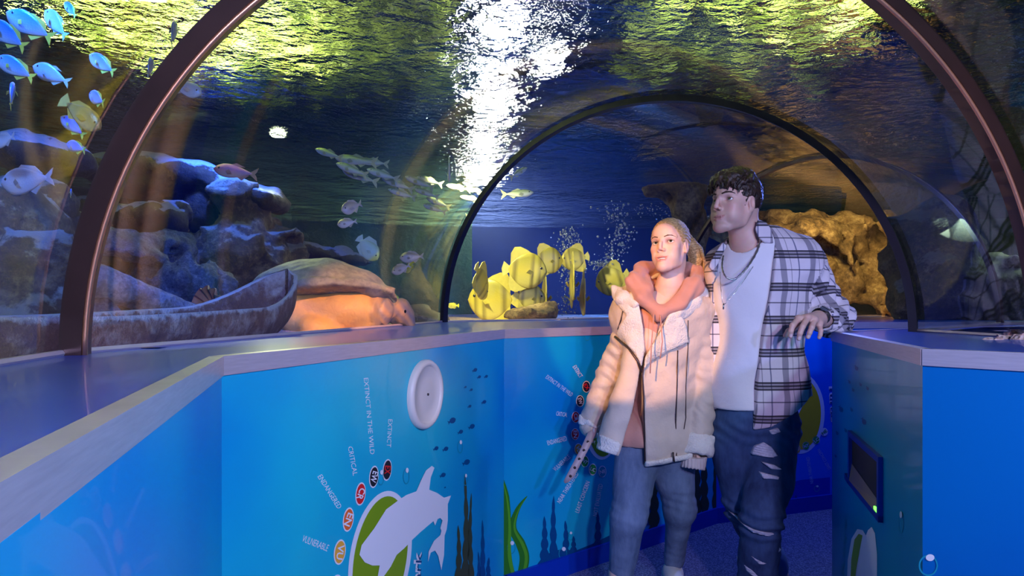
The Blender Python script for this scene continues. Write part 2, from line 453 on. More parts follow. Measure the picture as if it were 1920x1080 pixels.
# acrylic vault, one curved pane per bay
NB = 56
def bay(i, j, nm):
    V = []; K = 10
    for k in range(K+1):
        s = k/K
        for q in range(NB+1):
            t = math.pi*q/NB
            V.append(arch_pt(i, t).lerp(arch_pt(j, t), s))
    Fc = [[k*(NB+1)+q, k*(NB+1)+q+1, (k+1)*(NB+1)+q+1, (k+1)*(NB+1)+q] for k in range(K) for q in range(NB)]
    o = mesh_obj(nm, V, Fc, M_ACR); o['kind'] = 'structure'; return o
for n_, (i, j) in enumerate(((0, 1), (1, 2), (2, 3), (3, 4), (4, 5))): bay(i, j, 'window_%d' % (n_+1))
def arch_seal(i, name, mat, w=.034, dep=.05):
    cx, cy, th = ARCH[i]; tn = Vector((math.sin(th), math.cos(th), 0)); V = []; m = 90
    prof = [(-w, -dep/2), (-w, dep/2), (.004, dep/2), (.004, -dep/2)]
    for q in range(m+1):
        t = math.pi*q/m
        for dr, dd in prof: V.append(arch_pt(i, t, dr)+tn*dd)
    Fc = [[q*4+k, q*4+(k+1) % 4, (q+1)*4+(k+1) % 4, (q+1)*4+k] for q in range(m) for k in range(4)]
    Fc += [[0,1,2,3], [m*4+3, m*4+2, m*4+1, m*4]]
    o = mesh_obj(name, V, Fc, mat, smooth=False); o['kind'] = 'structure'; return o
arch_seal(2, 'trim_1', M_RUB, .036, .05)
arch_seal(3, 'trim_2', M_RUBK, .026, .04)
M_RIM = plain('rim_highlight_strip', (.75,.36,.20), .3, metal=.8)  # orange rim highlight built as an added metallic strip
for _i, _n2 in ((2, 'trim_15'), (1, 'trim_16')):
    cx, cy, th = ARCH[_i]; tn = Vector((math.sin(th), math.cos(th), 0)); V, Fc = tube_path([arch_pt(_i, math.pi*q/90, -.039)+tn*-.018 for q in range(91)], .006, 6); structure(_n2, (V, Fc), M_RIM, True)
arch_seal(4, 'trim_3', M_RUB, .02, .03)
arch_seal(1, 'trim_4', M_RUB, .03, .05)
# thin sill where the acrylic meets the worktop
def sill(i, j, left, name):
    a = (base_l if left else base_r)(i); b = (base_l if left else base_r)(j)
    o = structure(name, tube_path([(a.x, a.y, Z_C+.004), (b.x, b.y, Z_C+.004)], .008, 6), M_STEEL)
for k, (i, j) in enumerate(((1,2), (2,3), (3,4), (4,5))): sill(i, j, True, 'trim_%d' % (5+k)); sill(i, j, False, 'trim_%d' % (10+k))

# ------------------------------------------------------------------ setting: the tank round the tunnel
Z_S = 2.34
TANK = [(-4.6,-2.2), (-4.6,5.5), (-3.0,8.6), (-.6,9.4), (3.6,9.6), (6.6,8.4), (6.9,3.6), (3.1,2.9), (2.6,1.4), (2.6,-2.2)]
def wallrun(name, a, b, mat, z1=3.3):
    return structure(name, slab_between(b, a, .15, -.2, z1), mat)
for k, (nm, mt) in enumerate((('wall_tank_left', M_TANK), ('wall_tank_left_back', M_TANK), ('wall_tank_back_left', M_TANK), ('wall_tank_back', M_TANKB),
                              ('wall_tank_back_right', M_TANK), ('wall_tank_far_right', M_TANK), ('wall_tank_right_bend', M_TANKG), ('wall_tank_right_column', M_TANKG), ('wall_tank_right', M_TANKG), ('wall_tank_front', M_TANKG))):
    wallrun(nm, TANK[k], TANK[(k+1) % len(TANK)], mt)
def inside(poly, x, y):
    c = False; n = len(poly)
    for i in range(n):
        x1, y1 = poly[i]; x2, y2 = poly[(i+1) % n]
        if (y1 > y) != (y2 > y) and x < (x2-x1)*(y-y1)/(y2-y1)+x1: c = not c
    return c
TUN = [tuple(base_l(i)) for i in range(6)]+[tuple(base_r(i)) for i in range(5, -1, -1)]
g = .09; xs = np.arange(-4.6, 6.95, g); ys = np.arange(-2.2, 9.6, g); V = []; Fc = []
def sand_z(x, y): return 1.085+.014*math.sin(x*3.1+1)*math.cos(y*2.7)+.012*math.sin(x*7+y*5)
for y in ys:
    for x in xs: V.append((x, y, sand_z(x, y)))
nx = len(xs)
for j in range(len(ys)-1):
    for i in range(nx-1):
        if inside(TANK, xs[i]+g/2, ys[j]+g/2) and not inside(TUN, xs[i]+g/2, ys[j]+g/2): Fc.append([j*nx+i, j*nx+i+1, (j+1)*nx+i+1, (j+1)*nx+i])
o = mesh_obj('tank_gravel', V, Fc, M_SAND); o['kind'] = 'structure'
# water surface
g = .12; xs = np.arange(-4.6, 7.0, g); ys = np.arange(-2.2, 9.7, g)
V = [(x, y, Z_S+.006*math.sin(x*3+y*1.7)+.005*math.sin(y*5-x*2)) for y in ys for x in xs]; nx = len(xs)
Fc = [[j*nx+i, j*nx+i+1, (j+1)*nx+i+1, (j+1)*nx+i] for j in range(len(ys)-1) for i in range(nx-1)]
o = mesh_obj('water_surface', V, Fc, M_WATER); o['kind'] = 'structure'
# the hall over the tank: ceiling
structure('ceiling', prism([(-9,-6), (11,-6), (11,14), (-9,14)], 6.0, 6.1), plain('black_ceiling', (.02,.025,.04), .9))
structure('wall_hall_back', slab_between((11,13.5), (-9,13.5), .1, 2.0, 6.0), plain('hall_paint', (.05,.07,.10), .9))
structure('wall_hall_left', slab_between((-8.5,13.5), (-8.5,-6), .1, 2.0, 6.0), plain('hall_paint_side', (.05,.07,.10), .9))

# ------------------------------------------------------------------ tank decor materials
def m_rock(name, dark, mid, light, scale=6, crust=None):
    t = NT(name); n = t.noise(scale, 8, .65); n2 = t.noise(scale*6, 6, .7)
    f = t.math('ADD', t.math('MULTIPLY', n.outputs[0], .6), t.math('MULTIPLY', n2.outputs[0], .4))
    c = t.ramp(f, [(.36, dark), (.5, mid), (.64, light)])
    if crust:                                     # pale growth on the upward faces, its colour brightened for light from above
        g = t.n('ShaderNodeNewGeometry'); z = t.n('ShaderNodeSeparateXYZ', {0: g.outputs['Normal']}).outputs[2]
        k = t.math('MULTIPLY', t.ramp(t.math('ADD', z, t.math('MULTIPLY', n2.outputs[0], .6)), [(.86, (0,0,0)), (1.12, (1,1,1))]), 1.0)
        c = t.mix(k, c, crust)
    t.set(Base_Color=c, Roughness=.85, Normal=t.bump(f, 1.0, .05)); return t.m
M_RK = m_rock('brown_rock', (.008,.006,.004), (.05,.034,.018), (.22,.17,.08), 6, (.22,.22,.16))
M_RKG = m_rock('golden_rock', (.02,.014,.006), (.20,.13,.05), (.52,.40,.18), 4.5)
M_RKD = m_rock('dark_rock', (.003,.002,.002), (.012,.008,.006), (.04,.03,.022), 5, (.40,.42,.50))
M_CORAL = m_rock('knobbly_coral', (.02,.025,.04), (.10,.12,.16), (.28,.32,.38), 16)
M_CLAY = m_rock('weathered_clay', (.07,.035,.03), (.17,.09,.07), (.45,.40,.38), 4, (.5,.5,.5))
M_LOG = m_rock('bleached_log', (.05,.05,.06), (.20,.21,.24), (.50,.50,.54), 9)

def rock(name, parts, label, mat, h=.02, amp=.03, fr=14, seed=1, cat='rock', k=.06, group=None):
    """parts: (px, py, Z, rx, ry, rz) ellipsoids in metres round a photo point"""
    fs = []; lo = np.array([9e9]*3); hi = -lo
    for q in parts:
        c = np.array(P(*q[:3])); r = np.array(q[3:6]); rot = q[6] if len(q) > 6 else None
        fs.append(s_ell(c, r, rot)); R = r.max() if rot else r
        lo = np.minimum(lo, c-R); hi = np.maximum(hi, c+R)
    f = s_noise(s_union(fs, k), amp, fr, seed, 4)
    hi[2] = min(hi[2]+amp, Z_S-.03); lo[2] = max(lo[2]-amp, 1.05)
    f = s_int(f, s_plane((0,0,Z_S-.03), (0,0,1)), .01); f = s_int(f, s_plane((0,0,1.06), (0,0,-1)), .01)
    o = sdf_obj(name, f, lo-amp*2, hi+amp*2, h, mat)
    return tag(o, label, cat, group)
M3 = 1/F_PX
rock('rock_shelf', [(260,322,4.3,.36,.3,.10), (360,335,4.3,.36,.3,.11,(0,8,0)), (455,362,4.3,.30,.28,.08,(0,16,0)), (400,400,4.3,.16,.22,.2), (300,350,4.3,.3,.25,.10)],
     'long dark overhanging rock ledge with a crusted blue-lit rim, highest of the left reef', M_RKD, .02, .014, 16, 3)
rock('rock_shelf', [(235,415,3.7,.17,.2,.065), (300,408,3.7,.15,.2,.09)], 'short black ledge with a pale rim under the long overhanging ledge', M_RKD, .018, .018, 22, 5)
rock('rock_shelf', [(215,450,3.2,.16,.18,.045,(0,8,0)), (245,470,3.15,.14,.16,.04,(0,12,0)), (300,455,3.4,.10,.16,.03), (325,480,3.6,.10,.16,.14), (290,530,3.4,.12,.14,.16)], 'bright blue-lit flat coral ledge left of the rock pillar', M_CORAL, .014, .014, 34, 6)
rock('rock_pillar', [(420,500,4.1,.26,.26,.36), (450,430,4.15,.2,.22,.3), (520,500,4.2,.14,.2,.26), (540,440,4.3,.14,.18,.07), (400,570,4.0,.34,.3,.12)],
     'thick craggy brown rock pillar rising behind the shell and the log', M_RK, .022, .045, 14, 8)
rock('coral_boulder', [(350,530,3.0,.13,.13,.11), (398,545,3.05,.10,.12,.09)], 'knobbly blue-lit coral boulder between log and rock pillar', M_CORAL, .013, .016, 44, 9, 'coral')
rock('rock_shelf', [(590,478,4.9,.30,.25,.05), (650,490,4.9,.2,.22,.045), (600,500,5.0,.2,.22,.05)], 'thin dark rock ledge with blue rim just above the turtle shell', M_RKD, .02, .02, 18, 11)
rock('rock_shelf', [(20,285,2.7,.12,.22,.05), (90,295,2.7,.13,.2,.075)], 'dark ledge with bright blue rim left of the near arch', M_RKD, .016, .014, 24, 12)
rock('rock_column', [(60,560,2.1,.15,.16,.22), (40,480,2.3,.14,.18,.3), (30,420,2.6,.22,.2,.2), (20,640,1.9,.16,.16,.1)],
     'tall blue-speckled rock column at the far left beside the near arch', M_RK, .018, .03, 18, 13)
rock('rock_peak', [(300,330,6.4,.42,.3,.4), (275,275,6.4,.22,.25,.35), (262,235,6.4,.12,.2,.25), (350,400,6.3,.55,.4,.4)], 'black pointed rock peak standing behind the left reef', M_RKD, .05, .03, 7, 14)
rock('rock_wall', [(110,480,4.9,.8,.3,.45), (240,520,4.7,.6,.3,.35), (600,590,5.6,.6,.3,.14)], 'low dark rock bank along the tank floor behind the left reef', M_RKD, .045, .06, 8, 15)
rock('flat_rock', [(1000,590,4.9,.17,.12,.045), (975,592,4.9,.12,.1,.04), (1030,585,4.95,.06,.1,.06)], 'flat brown rock on the gravel under the batfish', M_RKG, .014, .015, 26, 16)
rock('rock_mound', [(790,610,4.8,.20,.2,.13)], 'rounded brown mound between turtle head and second arch', M_RK, .02, .02, 14, 17)
rock('rock_arch', [(1490,440,7.4,.5,.3,.2), (1600,450,7.4,.35,.3,.22), (1660,500,7.2,.25,.3,.35), (1590,540,7.2,.14,.2,.3), (1450,520,7.6,.25,.25,.3),
     (1530,490,7.3,.25,.2,.12), (1700,560,7.0,.3,.3,.25), (1400,430,7.6,.4,.3,.14), (1520,425,7.2,.14,.2,.1), (1640,430,7.1,.12,.2,.12)],
     'big craggy golden rock outcrop with dark hollows behind the man', M_RKG, .03, .075, 12, 18)
rock('hanging_spur', [(1265,335,5.9,.30,.25,.16), (1290,385,5.9,.18,.18,.2), (1308,430,5.9,.10,.12,.2), (1315,465,5.9,.05,.06,.1)],
     'pale brown rock spur hanging to a point left of the man\'s face', M_RKG, .024, .03, 14, 19)  # pale brown spur tapering down from the water surface
rock('rock_wall', [(1750,480,5.2,.3,.4,.5), (1800,560,5.0,.5,.4,.3)], 'dark rock bank at the far right bend of the tank', M_RK, .035, .05, 9, 21)

# white coral rubble by the right counter (a few lumps)
for k, (px, py, Z, r) in enumerate(((1868,642,1.9,.016), (1885,640,1.95,.020), (1903,634,2.0,.026), (1925,640,1.9,.03), (1850,643,1.9,.012))):
    o = rock('coral_lump', [(px,py,Z,r*1.3,r,r), (px+8,py+3,Z,r,r,r*.7)], ['small', 'knobbly', 'tall', 'large', 'smallest'][k]+' white coral lump on the gravel at the right edge', M_SAND, .005, .004, 120, 30+k, 'coral', .01, 'white coral lumps at the right')

# half-buried clay trough running along the near left pane
def trough():
    path = [(-.42,1.05), (-.95,1.35), (-1.08,1.7), (-.99,2.05), (-.92,2.4), (-.86,2.72), (-.80,2.95)]
    wd = [.20,.20,.21,.21,.19,.15,.04]; zt = [1.215,1.205,1.19,1.185,1.185,1.20,1.25]
    # re-base the path just outside the acrylic
    a, b = base_l(2), base_l(3); d = (b-a).normalized(); nn = Vector((-d.y, d.x))
    V = []; S = 34; K = 15
    for i in range(S+1):
        u = i/S; s = -.42+u*1.66
        wv = .165*(1-max(0, (u-.62)/.38)**2.6)**.5 if u > .62 else .165*(.8+.2*min(1, u*3))
        off = .03+.17+.02*math.sin(u*3)
        c = a+d*s+nn*off
        rim = 1.19-.012*math.sin(u*5)+.15*max(0, (u-.74)/.26)**2.0
        for k in range(K):                        # outer then inner profile
            t = math.pi*k/(K-1); V.append((c.x-nn.x*math.cos(t)*wv, c.y-nn.y*math.cos(t)*wv, rim-math.sin(t)**.7*(.16+.06*max(0, u-.8))))
        for k in range(K-1, -1, -1):
            t = math.pi*k/(K-1); w2 = max(wv-.02, .002); V.append((c.x-nn.x*math.cos(t)*w2, c.y-nn.y*math.cos(t)*w2, rim-.004-math.sin(t)**.7*(.13+.06*max(0, u-.8))))
    n = 2*K; Fc = [[i*n+k, i*n+(k+1) % n, (i+1)*n+(k+1) % n, (i+1)*n+k] for i in range(S) for k in range(n)]
    Fc += [list(range(n))[::-1], [S*n+k for k in range(n)]]
    o = mesh_obj('clay_trough', V, Fc, M_CLAY)
    return tag(o, 'long weathered dark clay trough lying against the left pane in front of the turtle', 'trough')
trough()
# bleached log / broken pipe
a = P(165, 520, 2.15); b = P(420, 615, 2.62); V = []; Fc = []
f = s_noise(s_int(s_sub(s_cone(a+(a-b)*.1, b, .060, .042), s_cone(a+(a-b)*.2, a-(a-b)*.3, .046, .03), .006), s_plane(a, a-b), .006), .0018, 60, 4)
tag(sdf_obj('bleached_log', f, np.minimum(a, b)-.14, np.maximum(a, b)+.14, .01, M_LOG), 'pale hollow log slanting down into the clay trough', 'log')
f = s_noise(s_cone(P(120, 545, 2.3), P(190, 600, 2.2), .06, .07), .01, 40, 5)
tag(sdf_obj('coral_boulder', f, P(100, 600, 2.3)-Vector((.15,.15,.12)), P(200, 530, 2.2)+Vector((.15,.2,.12)), .012, M_CORAL), 'blue-lit rounded boulder below the hollow log beside the near arch', 'rock')
# giant clam shell
def shell():
    root = P(398, 565, 2.75); V = []; Fc = []; m = 40; k = 10
    for side in (0, 1):
        for i in range(k+1):
            r = i/k
            for j in range(m+1):
                t = (j/m-.5)*2.3; rad = .105*r*(1+.07*math.cos(t*13)*r)
                wob = .012*math.cos(t*13)*r
                V.append(root+Vector((math.sin(t)*rad*.62, -.05*r*r+wob+(.006 if side else -.006)+.03*(1-r), -.045+math.cos(t)*rad)))
    n = (k+1)*(m+1)
    for s in (0, 1):
        for i in range(k):
            for j in range(m):
                q = [s*n+i*(m+1)+j, s*n+i*(m+1)+j+1, s*n+(i+1)*(m+1)+j+1, s*n+(i+1)*(m+1)+j]; Fc.append(q if s else q[::-1])
    for j in range(m): Fc.append([k*(m+1)+j, k*(m+1)+j+1, n+k*(m+1)+j+1, n+k*(m+1)+j])
    o = mesh_obj('clam_shell', V, Fc, plain('shell_brown', (.42,.20,.11), .6, noise=.6, nscale=30, bump=.4, bscale=40))
    return tag(o, 'fluted brown giant clam shell standing upright by the log', 'shell')
shell()
# air bubble columns (countless)
def bubbles(pts, n, spread, label, rmax=.008, seed=0):
    rs = random.Random(seed); V = []; Fc = []
    base = [(0,0,1), (1,0,0), (0,1,0), (-1,0,0), (0,-1,0), (0,0,-1)]; bf = [(0,1,2), (0,2,3), (0,3,4), (0,4,1), (5,2,1), (5,3,2), (5,4,3), (5,1,4)]
    bm = bmesh.new(); bmesh.ops.create_icosphere(bm, subdivisions=1, radius=1); base = [v.co.copy() for v in bm.verts]; bf = [[v.index for v in f.verts] for f in bm.faces]; bm.free()
    for i in range(n):
        t = rs.random()*(len(pts)-1); k = int(t); q = Vector(pts[k]).lerp(Vector(pts[k+1]), t-k)
        q += Vector((rs.gauss(0, spread), rs.gauss(0, spread), rs.gauss(0, .03))); r = rs.uniform(.25, 1)**2*rmax+.0015
        o = len(V); V += [q+v*r for v in base]; Fc += [[o+j for j in f] for f in bf]
    o = mesh_obj('air_bubbles', V, Fc, M_BUB); return tag(o, label, 'bubbles', kind='stuff')
t = NT('silver_air'); t.set(Base_Color=(.75,.85,1), Metallic=.75, Roughness=.12); M_BUB = t.m
bubbles([P(1150,385,5.9), P(1165,440,5.9), P(1145,490,5.9), P(1120,505,5.9)], 420, .07, 'silvery stream of air bubbles rising left of the woman\'s head', .013, 1)
bubbles([P(1065,590,5.9), P(1070,530,5.9), P(1062,470,5.9), P(1070,430,5.9)], 520, .055, 'blue-lit stream of air bubbles rising behind the batfish', .010, 2)
bubbles([P(1195,388,7.0), P(1250,398,7.0), P(1320,420,7.0)], 160, .10, 'line of small bubbles drifting under the water surface behind the couple', .012, 3)

# foliage growing over the tank (seen through the ripples) and the lamps over it
def foliage(name, x0, x1, y0, y1, z0, z1, n, mat, seed):
    rs = random.Random(seed); V = []; Fc = []
    for i in range(n):
        c = Vector((rs.uniform(x0, x1), rs.uniform(y0, y1), rs.uniform(z0, z1))); s = rs.uniform(.06, .16)
        e = Euler((rs.uniform(-1, 1), rs.uniform(-1, 1), rs.uniform(0, 6.3))).to_matrix(); o = len(V)
        for q in ((-1,0,0), (-.3,.35,.1), (.4,.3,.1), (1,0,-.1), (.4,-.3,.1), (-.3,-.35,.1)): V.append(c+e@(Vector(q)*s))
        Fc.append([o+k for k in range(6)])
    o = mesh_obj(name, V, Fc, mat, smooth=False); return tag(o, None, 'plants', kind='stuff')
t = NT('leaf_green'); n = t.noise(2.2, 5, .65); t.set(Base_Color=t.ramp(n.outputs[0], [(.36, (.05,.07,.02)), (.48, (.24,.32,.05)), (.60, (.36,.42,.08)), (.70, (.55,.50,.28))]), Roughness=.6); M_LEAF = t.m
tag(foliage('overhanging_foliage', -2.7, -.45, 1.5, 5.3, 2.75, 3.4, 2400, M_LEAF, 3), 'bright green leaves over the left tank, seen through the ripples')
tag(foliage('overhanging_foliage', .9, 2.6, 2.2, 5.5, 2.85, 3.5, 700, M_LEAF, 5), 'green leaves over the tunnel roof, seen through the ripples above the second arch')
def flood(x, y, z, r, e, label):
    root = empty('floodlight', (x, y, z), label=label, cat='lamp', group='floodlights over the tank')
    bm = bmesh.new(); bmesh.ops.create_cone(bm, cap_ends=False, segments=28, radius1=r*1.15, radius2=r*.55, depth=.24, matrix=Matrix.Translation((0,0,.10)))
    bmesh.ops.solidify(bm, geom=bm.faces[:], thickness=.01)
    bm_obj('lamp_hood', bm, M_RUBK, root, True)
    bm = bmesh.new(); bmesh.ops.create_cone(bm, cap_ends=True, segments=28, radius1=r, radius2=r, depth=.02)
    t = NT('lamp_glow'); t.set(Base_Color=(1,1,1), Emission_Color=(1,.93,.75), Emission_Strength=e)
    bm_obj('lamp_lens', bm, t.m, root)
    bm = bmesh.new(); bmesh.ops.create_cone(bm, cap_ends=True, segments=8, radius1=.012, radius2=.012, depth=6.0-z-.2, matrix=Matrix.Translation((0,0,(6.0-z-.2)/2+.2))); bm_obj('suspension_rod', bm, M_RUBK, root)
for x, y, z, r, e, lb in ((-.16,4.6,3.42,.09,200,'little added floodlight between the two nearest ones, above the top of the glare'), (-.16,6.2,3.25,.12,240,'medium added floodlight between the large one and the far one'), (-.30,8.0,3.0,.14,260,'medium added floodlight just before the farthest one'), (-.10,4.0,3.5,.13,230,'nearest floodlight over the water, its glare broken up in the ripples at the top'), (-.10,5.3,3.3,.17,300,'large floodlight over the water whose glare makes the upper white streak'),  # in-between lamps added to blend the white streak
                          (-.20,7.2,3.2,.22,300,'floodlight far over the water whose glare makes the lower white streak'), (-.40,8.8,2.8,.24,300,'farthest floodlight over the water, added low behind the others to lengthen the streak'), (.35,6.0,3.3,.12,120,'small floodlight right of the big ones, glinting above the second arch')):  # farthest lamp added to carry the streak lower
    flood(x, y, z, r, e, lb)

# ------------------------------------------------------------------ people: materials
def m_tint(name, rough=.5, sss=.12, bump=.05, sheen=0.0):
    t = NT(name); a = t.n('ShaderNodeAttribute', attribute_name='tint')
    n = t.noise(60, 4); b = t.noise(260, 3)
    c = t.mix(.12, a.outputs['Color'], n.outputs['Color'], 'OVERLAY')
    t.set(Base_Color=c, Roughness=rough, Normal=t.bump(b.outputs[0], bump, .001))
    t.b.inputs['Subsurface Weight'].default_value = sss; t.b.inputs['Subsurface Radius'].default_value = (.012,.005,.003); t.b.inputs['Subsurface Scale'].default_value = 1
    return t.m
M_SKIN = m_tint('skin')
M_EYEW = plain('eye_white', (.78,.76,.74), .25, coat=.5); M_IRIS = plain('eye_iris', (.06,.05,.035), .2, coat=.5); M_PUP = plain('eye_pupil', (.004,.004,.004), .1, coat=.5)
M_TEETH = plain('teeth_white', (.85,.82,.78), .3, coat=.4)
def m_hair(name, dark, light, scale, rough=.5):
    t = NT(name); mp = t.n('ShaderNodeMapping', {'Vector': t.coord(), 'Scale': scale})
    n = t.noise(1.0, 4, .6, .4, vec=mp.outputs[0])
    t.set(Base_Color=t.ramp(n.outputs[0], [(.35, dark), (.65, light)]), Roughness=rough, Normal=t.bump(n.outputs[0], .9, .006)); return t.m
M_HAIRM = m_hair('dark_brown_hair', (.006,.003,.002), (.045,.020,.010), (90,90,40))
M_HAIRF = m_hair('blonde_hair', (.30,.17,.06), (.86,.60,.28), (60,260,260), .42)
M_BROW = plain('brow_hair', (.10,.05,.03), .8)
M_BROWM = plain('dark_brow_hair', (.03,.015,.01), .8)
M_TEE = plain('white_cotton_jersey', (.80,.78,.80), .85, bump=.25, bscale=26, bdist=.012)
M_PINK = plain('pink_fleece_jersey', (.62,.30,.23), .9, bump=.3, bscale=30, bdist=.01, sheen=.3)
M_FUR = plain('cream_shearling', (.88,.82,.74), .95, noise=.1, nscale=80, bump=1.0, bscale=170, bdist=.006, sheen=.4)
M_LEA = plain('cream_suede', (.66,.54,.44), .62, noise=.08, nscale=30, bump=.45, bscale=95, bdist=.004)
M_ZIP = plain('dark_zip', (.08,.05,.05), .35, metal=.6)
M_CHAIN = plain('steel_chain', (.45,.43,.42), .28, metal=.95)
M_GLASSK = plain('watch_glass', (.01,.01,.012), .06, coat=1)
M_STRAPK = plain('black_strap', (.01,.01,.012), .45)
M_SHOE = plain('white_shoe', (.75,.70,.66), .6, bump=.2, bscale=60)
def m_denim(name, dark, light, k=.5):
    t = NT(name); n = t.noise(5, 4); n2 = t.noise(34, 5, .6, vec=t.n('ShaderNodeMapping', {'Vector': t.coord(), 'Scale': (1,1,.35)}).outputs[0])
    wv = t.n('ShaderNodeTexWave', {'Vector': t.coord(), 'Scale': 260.0, 'Distortion': 2.0})
    f = t.math('ADD', t.math('MULTIPLY', n.outputs[0], .65), t.math('MULTIPLY', n2.outputs[0], .35))
    c = t.ramp(f, [(.36, dark), (.62, light)])
    c = t.mix(t.math('MULTIPLY', wv.outputs[0], .18), c, light)
    t.set(Base_Color=c, Roughness=.88, Normal=t.bump(n2.outputs[0], .5, .008)); return t.m
M_JEAN = m_denim('ripped_blue_denim', (.006,.022,.085), (.06,.13,.28))
M_JEANF = m_denim('mid_blue_denim', (.045,.075,.15), (.17,.23,.36))
M_FRAY = plain('frayed_white_threads', (.62,.66,.74), .95, noise=.3, nscale=120, bump=.8, bscale=200, bdist=.004)
# brushed check: pale ground, grey upright bands, dark triple crossbars, hairlines between
t = NT('checked_flannel'); a = t.n('ShaderNodeAttribute', attribute_name='cloth'); sp = t.n('ShaderNodeSeparateXYZ', {0: a.outputs['Vector']})
def _per(x, per, off): return t.math('FRACT', t.math('ADD', t.math('DIVIDE', x, per), off))
def _band(f, c, w): return t.math('LESS_THAN', t.math('ABSOLUTE', t.math('SUBTRACT', f, c)), w)
fv = _per(sp.outputs[1], .125, .30); fu = _per(sp.outputs[0], .125, .5)
fabn = t.noise(9, 4)
base = t.mix(fabn.outputs[0], (.60,.54,.60), (.82,.76,.78))
ub = t.math('MULTIPLY', _band(fu, .5, .10), .62); c = t.mix(ub, base, (.06,.06,.11))
c = t.mix(t.math('MULTIPLY', _band(fu, .02, .022), .75), c, (.03,.05,.16))
c = t.mix(t.math('MULTIPLY', _band(fu, .76, .012), .6), c, (.08,.08,.12))
vb = t.math('MULTIPLY', _band(fv, .5, .13), .60); c = t.mix(vb, c, (.07,.06,.10))
for o_ in (.40, .50, .60): c = t.mix(t.math('MULTIPLY', _band(fv, o_, .024), .9), c, (.012,.01,.02))
c = t.mix(t.math('MULTIPLY', _band(fv, .02, .018), .8), c, (.02,.02,.05))
bn = t.noise(24, 4)
t.set(Base_Color=c, Roughness=.9, Normal=t.bump(bn.outputs[0], .35, .01)); M_PLAID = t.m

SKIN_M, SKIN_F = np.array([.70,.44,.35]), np.array([.80,.53,.42])

def head_frame(c, yaw, pitch, roll, s):
    y, p = math.radians(yaw), math.radians(pitch)
    X = Vector((-math.sin(y)*math.cos(p), -math.cos(y)*math.cos(p), math.sin(p))); Y = Vector((math.cos(y), -math.sin(y), 0)); Z = X.cross(Y)
    Rm = Matrix((X, Y, Z)).transposed() @ Euler((math.radians(roll), 0, 0)).to_matrix()
    return Matrix.Translation(Vector(c)) @ (Rm*s*.01).to_4x4()

